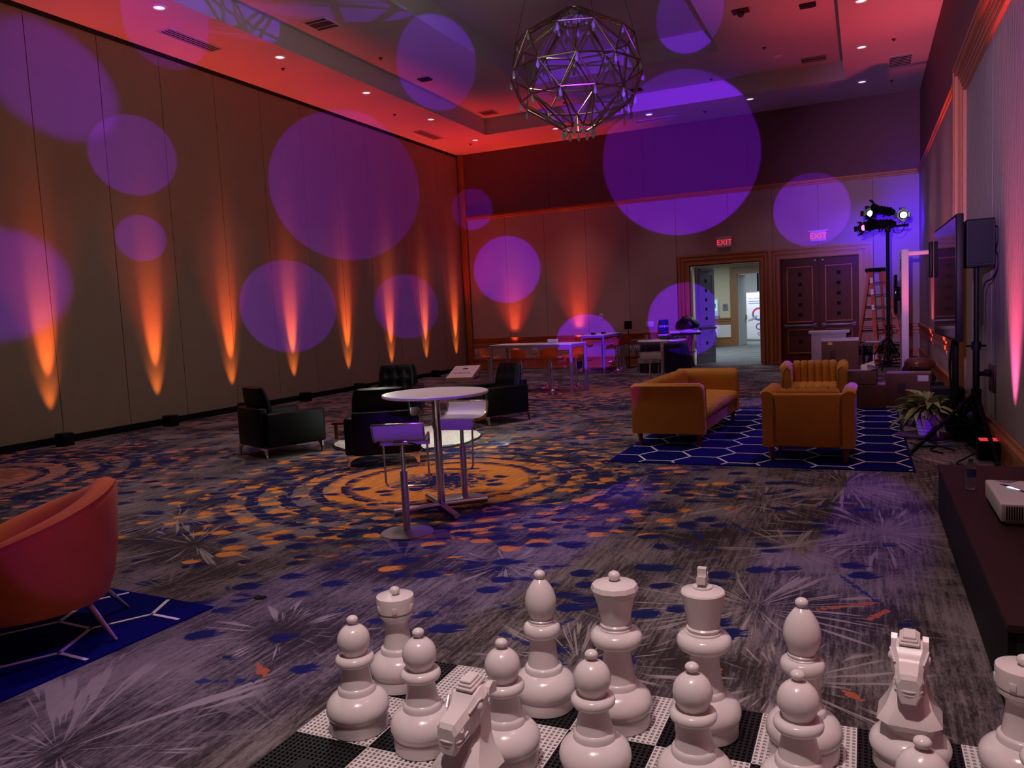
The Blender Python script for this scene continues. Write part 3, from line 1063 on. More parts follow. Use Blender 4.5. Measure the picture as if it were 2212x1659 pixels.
for k, y in enumerate((20.2, 17.48, 14.7, 11.94, 9.22)):
    downlight(-9.80 - (0.14 if y > 19 else 0), y, ZS, 'recessed downlight %s from the far corner along the partition wall' % ords[k])
for k, x in enumerate((-7.56, -5.0, -2.5)):
    downlight(x, 20.29, ZS, 'recessed downlight %s from the left in the soffit above the doors wall' % ords[k])
for k, y in enumerate((20.28, 17.54, 14.88)):
    downlight(-0.02, y, ZS, 'recessed downlight %s from the far end along the right wall' % ords[k])
downlight(-5.74, 15.31, ZC, 'recessed downlight in the raised tray beside the chandelier')


def vent(x, y, z, sx, sy, n, label, along='y', m='ventdark'):
    t = thing('ceiling_vent', label, 'vent', (x, y, z))
    g = G()
    g.bb(-sx / 2, sx / 2, -sy / 2, sy / 2, -.006, .0)
    g.done('backing', m, t, smooth=0)
    g = G()
    b = .035
    for a in ((-sx / 2 - b, sx / 2 + b, sy / 2, sy / 2 + b), (-sx / 2 - b, sx / 2 + b, -sy / 2 - b, -sy / 2), (-sx / 2 - b, -sx / 2, -sy / 2, sy / 2), (sx / 2, sx / 2 + b, -sy / 2, sy / 2)):
        g.bb(*a, -.014, 0, .003, 1)
    g.done('frame', 'ceil', t)
    for k in range(n):
        f = (k + .5) / n - .5
        g = G()
        if along == 'y':
            g.bb(f * sx - .008, f * sx + .008, -sy / 2, sy / 2, -.012, -.004)
        else:
            g.bb(-sx / 2, sx / 2, f * sy - .008, f * sy + .008, -.012, -.004)
        g.done('slat', 'ceil', t, smooth=0)
    return t


vent(-10.48, 10.5, ZS, .28, 1.15, 4, 'long slotted ceiling vent near the partition wall, large and close', 'y')
vent(-10.72, 18.9, ZS, .28, 1.15, 4, 'long slotted ceiling vent near the far corner of the partition wall', 'y')
vent(-5.0, 20.95, ZS, 1.05, .16, 1, 'dark narrow slot vent in soffit above the doors wall', 'x')
vent(0.72, 19.05, ZS, .42, .85, 7, 'slatted ceiling vent by the right wall above the corner stand', 'x')
vent(-8.86, 12.0, ZT, .45, .45, 2, 'square tray vent caught in the violet lattice shadow', 'x', 'plated')
vent(-9.05, 19.27, ZT, .42, .40, 2, 'square tray vent at the far left corner', 'x', 'plated')
vent(-1.0, 19.35, ZT, .52, .40, 2, 'square tray vent at the far right corner', 'x', 'plated')
for x, y, lb in ((-8.96, 15.81, 'small black ceiling fitting inside the violet oval on tray'), (-0.91, 15.84, 'small black ceiling fitting near right edge of the tray'),
                 (-5.08, 19.42, 'small black ceiling fitting right of the chandelier')):
    g = G()
    g.bb(-.14, .14, -.11, .11, -.03, 0, .01)
    g.bb(-.12, .12, -.09, .09, -.04, -.02, .01)
    tag(g.done('ceiling_speaker', 'ventdark', loc=(x, y, ZT)), lb, 'speaker')
t = thing('ceiling_camera', 'small dark ceiling camera with round dome at the top of the tray', 'camera', (-2.04, 15.45, ZT))
g = G()
g.bb(-.15, .15, -.10, .10, -.04, 0, .01)
g.done('bracket', 'plated', t)
g = G()
g.sph((0, 0, -.07), .06)
g.done('dome', 'plated', t)
g = G()
g.lathe([(.10, 0), (.10, -.03), (.07, -.055), (.03, -.065), (.0001, -.065)], 20, close=False)
tag(g.done('smoke_detector', 'panelwhite', loc=(-1.69, 18.57, ZT)), 'round white smoke detector on the tray ceiling', 'smoke detector')
SPR = [(-10.2, 12.5, ZS, 'tiny sprinkler head on red soffit, nearest along the partition wall'), (-10.3, 16.6, ZS, 'tiny sprinkler head on red soffit, halfway along the partition wall'),
       (-10.3, 20.6, ZS, 'tiny sprinkler head on red soffit in the far corner'), (-9.0, 14.1, ZT, 'tiny sprinkler head on the tray left of the violet oval'),
       (-7.0, 19.5, ZT, 'tiny sprinkler head on the tray below the chandelier left side'), (-3.3, 19.6, ZT, 'tiny sprinkler head on the tray inside the biggest violet disc'),
       (-1.9, 17.9, ZT, 'tiny sprinkler head on the tray next to the smoke detector'), (0.55, 17.4, ZS, 'tiny sprinkler head on the soffit between downlight and right wall'),
       (0.6, 20.6, ZS, 'tiny sprinkler head in the far right corner of the soffit'), (-3.7, 20.9, ZS, 'tiny sprinkler head right of the dark slot vent'), (-7.0, 21.0, ZS, 'tiny sprinkler head under the chandelier on the far soffit')]
for x, y, z, slb in SPR:
    g = G()
    g.lathe([(.045, 0), (.045, -.006), (.012, -.012), (.012, -.03), (.025, -.032), (.025, -.036), (.0001, -.036)], 14, close=False)
    tag(g.done('sprinkler', 'plated', loc=(x, y, z)), slb, 'sprinkler', 'ceiling sprinkler heads')

# ------------------------------------------------------------------ chandelier
CH = Vector((-4.87, 14.3, 6.08))
t = thing('chandelier', 'large geodesic bronze cage chandelier hung with crystal drops', 'chandelier', CH)
n = 11
RG = [(.18, 1.13, 0), (1.10, .59, 0), (1.25, 0.0, .5), (1.07, -.50, 1.0), (.30, -1.01, 1.0)]
pts = [[Vector((r * math.cos(2 * PI * (i + o) / n + .2), r * math.sin(2 * PI * (i + o) / n + .2), z)) for i in range(n)] for r, z, o in RG]
for k, rg in enumerate(pts):
    g = G()
    for i in range(n):
        g.cyl(rg[i], rg[(i + 1) % n], .018, n=6)
    g.done('ring', 'brass', t)
for k in range(4):
    g = G()
    for i in range(n):
        a = pts[k][i]
        if k in (0, 3):
            for b in (pts[k + 1][i], pts[k + 1][(i + 1) % n]):
                g.cyl(a, b, .0165, n=6)
        else:
            for b in (pts[k + 1][i], pts[k + 1][(i - 1) % n]):
                g.cyl(a, b, .0165, n=6)
    g.done('struts', 'brass', t)
for i in range(0, n, 3):
    p = pts[1][i]
    G().cyl(p, (p.x * .8, p.y * .8, ZC - CH.z), .004, n=5).done('suspension_wire', 'blackmatte', t)
g = G()
g.lathe([(.0001, 0), (.006, -.02), (.010, -.04), (.033, -.115), (.033, -.145), (.015, -.172), (.0001, -.176)], 8, close=False)
cr0 = g.done('crystal', 'crystal', t, smooth=20)
fst = True
for k in range(5):
    for i in range(n):
        p = pts[k][i]
        if fst:
            cr0.location = p
            fst = False
        else:
            clone(cr0, t, Matrix.Translation(p))
for i in range(n):   # inner tier under the crown
    a = 2 * PI * i / n
    clone(cr0, t, Matrix.Translation((.36 * math.cos(a), .36 * math.sin(a), .93)))
g = G()
for i in range(n):
    a, b = 2 * PI * i / n, 2 * PI * (i + 1) / n
    g.cyl((.36 * math.cos(a), .36 * math.sin(a), .94), (.36 * math.cos(b), .36 * math.sin(b), .94), .012, n=6)
g.done('ring', 'brass', t)

# ================================================================== WALL FITTINGS
for k, (x, y_, lb) in enumerate(((-3.43, 3.31, 'red EXIT sign above the open doorway'), (-1.08, 3.28, 'red EXIT sign over the closed doors in violet light'))):
    t = thing('exit_sign', lb, 'exit sign', (x, YB - .025, y_), 0, 'exit signs')
    g = G()
    g.bb(-.19, .19, -.06, 0, -.125, .125, .008)
    g.bb(-.24, .24, -.09, 0, .12, .15, .005)
    g.done('housing', 'wallplate', t)
    g = G()
    g.bb(-.165, .165, -.065, -.055, -.10, .105)
    g.done('face', 'exitface', t, smooth=0)
    text('lettering', 'EXIT', .20, 'exitred', t, face_mtx((0, -.068, 0), (1, 0, 0), (0, 0, 1)))


def plate(name, x, z, w, h, lb, cat, holes=2, y=YB - .026, m='wallplate'):
    t = thing(name, lb, cat, (x, y, z))
    g = G()
    g.bb(-w / 2, w / 2, -.012, 0, -h / 2, h / 2, .004)
    g.done('plate', m, t)
    for k in range(holes):
        g = G()
        f = (k - (holes - 1) / 2) * (.05 if w < .14 else w * .45)
        if w < .14:
            g.bb(-.018, .018, -.016, -.010, f - .016, f + .016, .003)
        else:
            g.bb(f - .018, f + .018, -.016, -.010, -.03, .03, .003)
        g.done('insert', 'inkgrey', t)
    return t


plate('wall_outlet', -11.08, .55, .085, .14, 'outlet left of the pair by the far left corner post', 'outlet')
plate('wall_outlet', -10.86, .55, .15, .14, 'double outlet right of the pair by the far left corner post', 'outlet')
plate('wall_outlet', -9.1, .55, .15, .14, 'outlet on the wall seen between the orange bar stools', 'outlet')
plate('wall_outlet', -6.16, .53, .085, .14, 'single outlet left of the corded one near the draped table', 'outlet')
plate('wall_outlet', -5.95, .53, .15, .14, 'double outlet with black cord plugged in near draped table', 'outlet')
plate('thermostat', -6.97, 1.5, .10, .13, 'small white thermostat on the wall above the high tables', 'thermostat', 1)
plate('wall_plate', -5.55, 1.2, .22, .16, 'wide blank wall plate left of the water jug', 'wall plate', 0)
plate('wall_switch', -5.30, 1.2, .085, .15, 'narrow switch plate beside the water jug', 'switch', 1)
t = thing('floor_pocket_plate', 'dark bronze outlet plate with plug on the right wall', 'outlet', (XR - .031, 9.55, .74))
g = G()
g.bb(-.012, 0, -.22, .22, -.145, .145, .004)
g.done('plate', 'plated', t)
g = G()
g.bb(-.07, -.01, .0, .12, .02, .09, .01)
g.cyl((-.05, .06, .05), (-.12, .10, .04), .025)
g.done('plug', 'black', t)
for k in range(2):
    g = G()
    g.bb(-.018, -.01, -.12 + .0, -.04, -.10 + k * .09, -.05 + k * .09, .004)
    g.done('socket', 'blackmatte', t)
t = tag(G().tube([(-5.95, YB - .05, .5), (-5.93, YB - .10, .35), (-5.8, YB - .12, .18), (-5.55, YB - .2, .05), (-5.5, YB - .5, .012)], .008, 6, soft=True).done('power_cord', 'black'),
        'black cord trailing from the wall outlet to the floor', 'cord')

# up-light boxes
g = G()
g.bb(-.10, .10, -.09, .09, .0, .19, .008)
ub = g.done('body', 'black')
g = G()
g.bb(-.085, .085, -.075, .075, .186, .196)
ul = g.done('lens', 'ventdark', smooth=0)
used = [False]


def upbox(x, y, rz, label):
    t = thing('uplight', label, 'uplight', (x, y, 0), rz, 'floor uplights along the walls')
    for src in (ub, ul):
        if not used[0]:
            src.parent = t
        else:
            c = src.copy()
            COL.objects.link(c)
            c.parent = t
    used[0] = True
    return t


for k, y in enumerate((7.95, 9.95, 11.75, 13.6, 15.6, 17.5, 19.3, 21.0)):
    upbox(-11.10, y - .03, 0, 'black uplight box at the partition wall base, %s from the near end' % ords[k])
upbox(-9.72, 21.66, PI / 2, 'black uplight box behind the bar stools, left of two')
upbox(-7.65, 21.66, PI / 2, 'black uplight box behind the bar stools, right of two')
t = upbox(1.10, 8.87, 0, 'black uplight box with red lens by the right baseboard')
g = G()
g.bb(-.08, .08, -.07, .07, .194, .205)
g.done('glowing_lens', 'lampred', t, smooth=0)
upbox(1.07, 12.2, 0, 'black uplight box at the foot of the wooden jamb')
upbox(1.08, 17.7, 0, 'black uplight box by the right wall behind the white exhibit panel')
upbox(1.08, 14.8, 0, 'black uplight box by the right wall beyond the jamb')

# ================================================================== SOFA SET (mustard velvet)


def rib_slab(x0, x1, y0, y1, z0, z1, n, amp, axis='z', round_front=0.04):
    """cushion with n channels across x; axis 'z': ribs on the top running along y"""
    g = G()
    w_ = (x1 - x0) / n
    return g


def channel_back(g, x0, x1, yb, yf, z0, z1, n, lean=0.06):
    """upright padded channels from x0..x1; front face at yf bulging to +y"""
    w_ = (x1 - x0) / n
    rows = [(z0, 0), (z0 + (z1 - z0) * .35, 0), (z0 + (z1 - z0) * .75, 0), (z1 - .05, .0), (z1 - .015, -.03), (z1, -.07)]
    for k in range(n):
        rings = []
        for z, off in rows:
            rg = []
            ln = -lean * (z - z0) / (z1 - z0)
            for i in range(9):
                f = i / 8
                bul = math.sin(PI * f) ** .6 * .035
                rg.append((x0 + w_ * (k + f), yf + ln + off + bul - .02, z + (bul * .5 if z > z1 - .06 else 0)))
            rg.append((x0 + w_ * (k + 1), yb, z - (.02 if z > z1 - .02 else 0)))
            rg.append((x0 + w_ * k, yb, z - (.02 if z > z1 - .02 else 0)))
            rings.append(rg)
        g.loft(rings)


def velvet_seat(name, label, cat, W, D, nback, nseat, loc, rz, group=None):
    """seat facing local +y, width along x, back at y=-D/2"""
    t = thing(name, label, cat, loc, rz, group)
    h = W / 2
    g = G()
    g.bb(-h + .04, h - .04, -D / 2 + .01, D / 2 - .03, .15, .30, .015)
    g.done('base', 'velvet', t)
    g = G()
    g.bb(-h + .10, h - .10, -D / 2, -D / 2 + .10, .15, .70, .02, 3)
    g.done('back_panel', 'velvet', t)
    for s in (-1, 1):   # arms that roll outward at the top
        prof = [(h - .15, .15), (h - .15, .60), (h - .145, .66), (h - .12, .715), (h - .075, .745), (h - .025, .742), (h + .004, .715), (h + .002, .69), (h - .01, .665), (h - .012, .5), (h - .012, .15)]
        rings = []
        for y, sc, dz in ((-D / 2 + .0, .97, -.01), (-D / 2 + .03, 1, 0), (0, 1, 0), (D / 2 - .06, 1, 0), (D / 2 - .02, .985, -.012), (D / 2, .95, -.03)):
            cx, cz = h - .08, .4
            rings.append([(s * (cx + (px - cx) * sc), y, (pz if pz < .2 else cz + (pz - cz) * sc + dz)) for px, pz in prof])
        g = G()
        g.loft(rings)
        arm = g.done('arm', 'velvet', t, smooth=50)
        g = G()   # piping along the front of the arm
        g.tube([(s * px, D / 2 + .002, pz) for px, pz in [(h - .03, .2), (h - .03, .55), (h - .05, .65), (h - .09, .70), (h - .135, .66), (h - .135, .3)]], .006, 6)
        g.done('piping', 'velvet', arm)
    g = G()
    channel_back(g, -h + .15, h - .15, -D / 2 + .06, -D / 2 + .22, .34, .735, nback)
    g.done('channelled_back', 'velvet', t, smooth=60)
    # seat cushion with ribs
    g = G()
    x0, x1 = -h + .15, h - .15
    w_ = (x1 - x0) / nseat
    am = min(.012, w_ * .16)
    for k in range(nseat):
        rings = []
        for y, top in ((-D / 2 + .2, .43), (0, .445), (D / 2 - .06, .435), (D / 2 - .015, .415), (D / 2 + .005, .37), (D / 2 - .0, .33), (D / 2 - .02, .30)):
            rg = []
            for i in range(7):
                f = i / 6
                b = math.sin(PI * f) ** .6 * am
                rg.append((x0 + w_ * (k + f), y + (b if y > D / 2 - .05 else 0), top + b))
            rg.append((x0 + w_ * (k + 1), y - .01 if y < D / 2 - .03 else D / 2 - .08, .28))
            rg.append((x0 + w_ * k, y - .01 if y < D / 2 - .03 else D / 2 - .08, .28))
            rings.append(rg)
        g.loft(rings)
    g.done('seat_cushion', 'velvet', t, smooth=60)
    for sx in (-1, 1):
        for sy in (-1, 1):
            g = G()
            g.cyl((sx * (h - .10), sy * (D / 2 - .08), 0), (sx * (h - .09), sy * (D / 2 - .07), .16), .022, .034, 12)
            g.done('leg', 'legwood', t)
    return t


velvet_seat('velvet_sofa', 'long mustard velvet channel-back sofa on the left of the navy trellis rug', 'sofa', 2.3, .86, 14, 22, (-2.10, 10.2, .0145), facing(1, -.03))
velvet_seat('velvet_armchair', 'mustard velvet armchair nearest the camera, its plain back turned to us', 'armchair', .90, .78, 6, 6, (-.535, 8.74, .0145), facing(0.02, 1), 'mustard velvet armchairs')
velvet_seat('velvet_armchair', 'mustard velvet armchair farther back, facing the camera with its channelled backrest', 'armchair', .90, .80, 6, 6, (-.68, 12.15, .0145), facing(.03, -1), 'mustard velvet armchairs')

# ------------------------------------------------------------------ rugs


def trellis_rug(name, label, x0, x1, y0, y1, a, b, h, loc, rz, ph=(0, 0)):
    t = thing(name, label, 'rug', loc, rz)
    g = G()
    g.bb(x0, x1, y0, y1, 0, .010, .003, 1)
    g.done('pile', 'navyrug', t, smooth=0)
    g = G()
    lw = .011

    def seg(p, q):
        (px, py), (qx, qy) = p, q
        for _ in range(1):
            t0, t1 = 0.0, 1.0
            dx, dy = qx - px, qy - py
            for d_, lo, hi, s_ in ((dx, x0 + .03, x1 - .03, px), (dy, y0 + .03, y1 - .03, py)):
                if abs(d_) < 1e-9:
                    if s_ < lo or s_ > hi:
                        return
                    continue
                u0, u1 = (lo - s_) / d_, (hi - s_) / d_
                if u0 > u1:
                    u0, u1 = u1, u0
                t0, t1 = max(t0, u0), min(t1, u1)
            if t0 >= t1:
                return
        ax, ay, bx, by = px + dx * t0, py + dy * t0, px + dx * t1, py + dy * t1
        ln = math.hypot(bx - ax, by - ay)
        if ln < .02:
            return
        g.box(((ax + bx) / 2, (ay + by) / 2, .0105), (ln + lw, lw * 2, .006), (0, 0, math.atan2(by - ay, bx - ax)))
    nx = int((x1 - x0) / (a + b)) + 3
    ny = int((y1 - y0) / h) + 3
    for i in range(-1, nx):
        for j in range(-1, ny):
            cx = x0 + ph[0] + i * (a + b)
            cy = y0 + ph[1] + j * h + (h / 2 if i % 2 else 0)
            seg((cx - a / 2, cy + h / 2), (cx + a / 2, cy + h / 2))
            seg((cx + a / 2, cy + h / 2), (cx + a / 2 + b, cy))
            seg((cx + a / 2 + b, cy), (cx + a / 2, cy - h / 2))
    g.done('line_pattern', 'rugline', t, smooth=0)
    return t


trellis_rug('trellis_rug', 'large navy rug with white elongated hexagon lines under the mustard sofa set', -2.58, .42, 8.10, 12.75, .28, .155, .56, (0, 0, 0), 0, (.1, .12))
trellis_rug('trellis_rug', 'navy rug with white hexagon lines under the orange tub chair', -2.6, 0, -2.0, .95, .28, .155, .56, (-3.61, 3.36, 0), R(4), (-.12, .2))
# fix: local origin of the second rug is its far right corner
bpy.data.objects['trellis_rug.001'].location = (-3.60, 2.42, 0)
bpy.data.objects['trellis_rug.001'].rotation_euler = (0, 0, R(-3))

# ------------------------------------------------------------------ orange tub chair
t = thing('tub_chair', 'orange velvet tub chair with splayed metal legs on the foreground navy rug', 'armchair', (-4.17, 2.70, .0145), facing(-.72, -.70))


def tub_section(th, r, hgt):
    c_, s_ = math.sin(th), -math.cos(th)     # th=0 is the back (local -y)
    prof = [(r - .10, .20), (r - .055, .205), (r - .02, .30), (r + .012, .5), (r + .03, hgt - .06), (r + .022, hgt - .015), (r - .01, hgt + .004), (r - .06, hgt + .002), (r - .10, hgt - .03), (r - .125, hgt - .12), (r - .12, .42), (r - .12, .22)]
    return [(p * c_ * 1.02, p * s_, z) for p, z in prof]


g = G()
rings = []
pip = []
for i in range(41):
    th = R(-128 + 256 * i / 40)
    k = abs(i - 20) / 20
    hg = .84 - .30 * (k ** 1.2)
    rr = .43 + .02 * k
    rings.append(tub_section(th, rr, hg))
    pip.append(rings[-1][5])
g.loft(rings)
shell = g.done('shell', 'orangevelvet', t, smooth=60)
G().tube(pip, .006, 6).done('piping', 'orangevelvet', shell)
g = G()
g.lathe([(.30, .20), (.33, .22), (.33, .38), (.32, .43), (.27, .455), (.0001, .46)], 32)
g.done('seat_cushion', 'orangevelvet', t)
for a in (58, 122, 238, 302):
    c_, s_ = math.cos(R(a)), math.sin(R(a))
    g = G()
    g.cyl((.50 * c_, .50 * s_, 0), (.32 * c_, .32 * s_, .23), .010, .02, 12)
    g.done('leg', 'steel', t)

# ------------------------------------------------------------------ black leather armchairs


def chrome_leg(t, x, y, sx):
    g = G()
    g.prism([(0, 0), (.028, 0), (.034, .05), (.06, .095), (.12, .12), (.20, .128), (.20, .14), (0, .14)], 1, -.010, .010, Matrix.Translation((x, y, 0)) @ Matrix.Diagonal((sx, 1, 1, 1)))
    return g.done('leg', 'chrome', t)


def club_chair(label, loc, rz):
    t = thing('leather_armchair', label, 'armchair', loc, rz, 'black leather armchairs')
    for s in (-1, 1):
        g = G()
        g.bb(s * .30, s * .43, -.38, .42, .14, .575, .03, 3)
        g.done('arm', 'leather', t)
    g = G()
    g.bb(-.33, .33, -.44, -.32, .14, .64, .025, 3)
    g.bb(-.32, .32, -.33, .38, .14, .30, .02)
    g.done('frame', 'leather', t)
    g = G()
    g.box((0, .06, .37), (.60, .70, .17), None, .05, 4)
    g.done('seat_cushion', 'leather', t)
    t2 = bmesh.new()
    g = G()   # loose back cushion with six tufts
    rings = []
    for j in range(13):
        f = j / 12
        zz = f * .50
        th = .085 * (math.sin(PI * (.08 + .84 * f)) ** .35)
        wd = .33 * (math.sin(PI * (.1 + .8 * f)) ** .12)
        rg = []
        for i in range(17):
            fx = -1 + 2 * i / 16
            puff = (1 - abs(fx) ** 6) * th
            dim = 0
            for cx in (-.5, 0, .5):
                for cz in (.32, .68):
                    dim += .045 * math.exp(-((fx - cx) ** 2 * 40 + (f - cz) ** 2 * 70))
            rg.append((fx * wd, puff - dim, zz))
        for i in range(16, -1, -1):
            fx = -1 + 2 * i / 16
            rg.append((fx * wd, -(1 - abs(fx) ** 6) * th * .6 - .004, zz))
        rings.append(rg)
    g.loft(rings)
    c = g.done('back_cushion', 'leather', t, smooth=70)
    c.location = (0, -.25, .40)
    c.rotation_euler = (R(12), 0, 0)
    for sx in (-1, 1):
        for sy in (-.40, .37):
            chrome_leg(t, sx * .41, sy, -sx)
    return t


ca = club_chair('black leather armchair closest to the partition wall, seen from its right side', (-7.00, 8.02, 0), facing(.40, .92))
A2 = dup(ca, (-5.22, 7.76, 0), facing(-.50, .86), 'black leather armchair with its back to us behind the white bistro table')
A3 = dup(ca, (-5.33, 11.0, 0), facing(-.50, -.87), 'black leather armchair facing left, in front of the high table')
A4 = dup(ca, (-7.15, 11.05, 0), facing(.42, -.91), 'black leather armchair facing the camera with tufted back cushion')

# fur rug and low table
t = thing('fur_rug', 'round white shaggy rug with dark edge between the black armchairs', 'rug', (-5.78, 9.15, 0))
g = G()
rings = []
nn = 72
for rr, zz in ((.98, .0), (1.0, .03), (.93, .055), (.6, .06), (.3, .06), (.02, .06)):
    rings.append([((rr + random.uniform(-.015, .015)) * math.cos(2 * PI * i / nn), (rr + random.uniform(-.015, .015)) * math.sin(2 * PI * i / nn), zz + random.uniform(-.008, .008) * (zz > 0)) for i in range(nn)])
g.loft(rings)
g.done('pile', 'fur', t, smooth=0)
g = G()
g.lathe([(1.0, 0), (1.025, .004), (1.02, .014), (.98, .016)], 64, close=False)
g.done('edge_binding', 'blackmatte', t)
t = thing('low_table', 'low red-brown wooden coffee table on the white shaggy rug', 'coffee table', (-6.25, 9.12, .068), R(20))
g = G()
g.bb(-.55, .50, -.32, .32, .20, .235, .006)
g.done('tabletop', 'walnut', t)
g = G()
g.bb(-.5, .45, -.28, .28, .05, .07, .004)
g.done('shelf', 'legwood', t)
for sx in (-.5, .45):
    for sy in (-.28, .28):
        g = G()
        g.bb(sx - .02, sx + .02, sy - .02, sy + .02, 0, .2)
        g.done('leg', 'walnut', t)
g = G()
g.box((0, 0, .006), (.30, .21, .010), None, .002, 1)
g.box((.05, 0, .03), (.22, .20, .004), (0, R(-20), 0))
tag(g.done('folded_leaflet', 'paper', loc=(-5.92, 9.2, .304), rz=R(30)), 'white leaflet half open on the low coffee table', 'leaflet')

# ------------------------------------------------------------------ bistro tables


def bistro(label, loc, rad, h, rz):
    t = thing('bistro_table', label, 'table', loc, rz)
    g = G()
    g.lathe([(.0001, h - .028), (rad - .012, h - .028), (rad, h - .02), (rad, h - .006), (rad - .006, h), (.0001, h)], 64, close=False)
    g.done('tabletop', 'white', t)
    g = G()
    g.cyl((0, 0, .04), (0, 0, h - .03), .034, n=20)
    g.cyl((0, 0, h - .045), (0, 0, h - .03), .16, n=24)
    g.done('column', 'chrome', t)
    for k in range(4):
        a = k * PI / 2
        g = G()
        g.cyl((0, 0, .045), (.42 * math.cos(a), .42 * math.sin(a), .035), .026, n=14)
        g.sph((.39 * math.cos(a), .39 * math.sin(a), .008), (.016, .016, .008), 10, 6)
        g.done('foot', 'steel', t)
    return t


bistro('round white bistro table on a chrome column, centred on the orange carpet medallion', (-3.36, 5.80, 0), .455, 1.026, R(47))
bistro('farther round white bistro table, cluttered with cups, before the draped table', (-3.64, 15.2, 0), .47, 1.026, R(30))


def lem_stool(label, loc, rz, h=.75):
    t = thing('bar_stool', label, 'bar stool', loc, rz, 'white seated bar stools')
    prof = [(.165, -.085), (.185, -.05), (.187, -.025), (.178, -.008), (.155, 0), (.06, -.008), (-.05, -.006), (-.12, .008), (-.158, .035), (-.180, .075), (-.192, .125)]
    prof = [(y, z + h) for y, z in prof]
    g = G()
    g.strip([(0, y, z) for y, z in prof], (.185, 0, 0), .016)
    g.done('seat', 'whiteseat', t, smooth=50)
    g = G()   # chrome band around the seat edge
    for s in (-1, 1):
        g.strip([(s * .192, y, z) for y, z in prof], (.006, 0, 0), .030)
    g.bb(-.197, .197, -.200, -.184, h + .118, h + .136, .004)
    g.done('edge_band', 'chrome', t, smooth=50)
    g = G()   # foot rest loop hanging from the front
    fz = h - .43
    pts = [(-.175, .185, h - .05), (-.175, .20, h - .2), (-.175, .21, fz + .04), (-.16, .212, fz + .01), (-.13, .213, fz), (.13, .213, fz), (.16, .212, fz + .01), (.175, .21, fz + .04), (.175, .20, h - .2), (.175, .185, h - .05)]
    g.tube(pts, .0085, 8)
    g.done('foot_rest', 'chrome', t, smooth=50)
    g = G()
    g.cyl((0, 0, .42), (0, 0, h - .05), .017, n=16)
    g.bb(-.06, .06, -.07, .07, h - .05, h - .012, .01)
    g.done('piston', 'chrome', t)
    g = G()
    g.cyl((0, 0, .012), (0, 0, .49), .029, n=20)
    g.done('column', 'steel', t)
    g = G()
    g.lathe([(.205, 0), (.205, .006), (.195, .011), (.05, .014), (.03, .03), (.0001, .03)], 40)
    g.done('base', 'satin', t)
    g = G()
    g.tube([(.03, 0, h - .04), (.10, .02, h - .06), (.17, .04, h - .11)], .006, 6)
    g.done('lever', 'black', t)
    return t


s1 = lem_stool('white bar stool nearest us, its low back turned to the camera', (-3.27, 5.09, 0), facing(-.42, .91))
s2 = dup(s1, (-3.34, 6.20, 0), facing(.12, -.99), 'white bar stool behind the bistro table, its white seat facing us')
s3 = dup(s1, (-3.52, 13.75, 0), facing(-.35, .94), 'white bar stool before the farther bistro table, behind the sofa')
s4 = dup(s1, (.15, 17.5, 0), facing(-1, .1), 'white bar stool seen side-on beside the ladder')
s4.location.z = 0.0

# ------------------------------------------------------------------ high tables


def high_table(label, loc, rz, L, W, h):
    t = thing('high_table', label, 'table', loc, rz, 'high communal tables')
    g = G()
    g.bb(-L / 2, L / 2, -W / 2, W / 2, h - .022, h, .004, 1)
    g.done('tabletop', 'white', t)
    g = G()
    for s in (-1, 1):
        g.bb(-L / 2 + .02, L / 2 - .02, s * (W / 2 - .03) - .02, s * (W / 2 - .03) + .02, h - .075, h - .022)
        g.bb(s * (L / 2 - .03) - .02, s * (L / 2 - .03) + .02, -W / 2 + .02, W / 2 - .02, h - .075, h - .022)
    g.done('apron', 'greymetal', t, smooth=0)
    for sx in (-1, 1):
        for sy in (-1, 1):
            g = G()
            g.bb(sx * (L / 2) - sx * .05, sx * L / 2, sy * (W / 2) - sy * .05, sy * W / 2, 0, h - .022, .004, 1)
            g.done('leg', 'greymetal', t)
    return t


r1 = R(-10)
high_table('pale high communal table nearer us, ringed by orange bar stools', (-5.47 - 1.0 * math.cos(R(10)) + .05, 15.0 + 1.0 * math.sin(R(10)) + .32, 0), r1, 2.05, .66, 1.015)
high_table('pale high communal table against the wall, pointing away from us', (-6.60, 20.70, 0), PI / 2, 1.75, .64, 1.015)


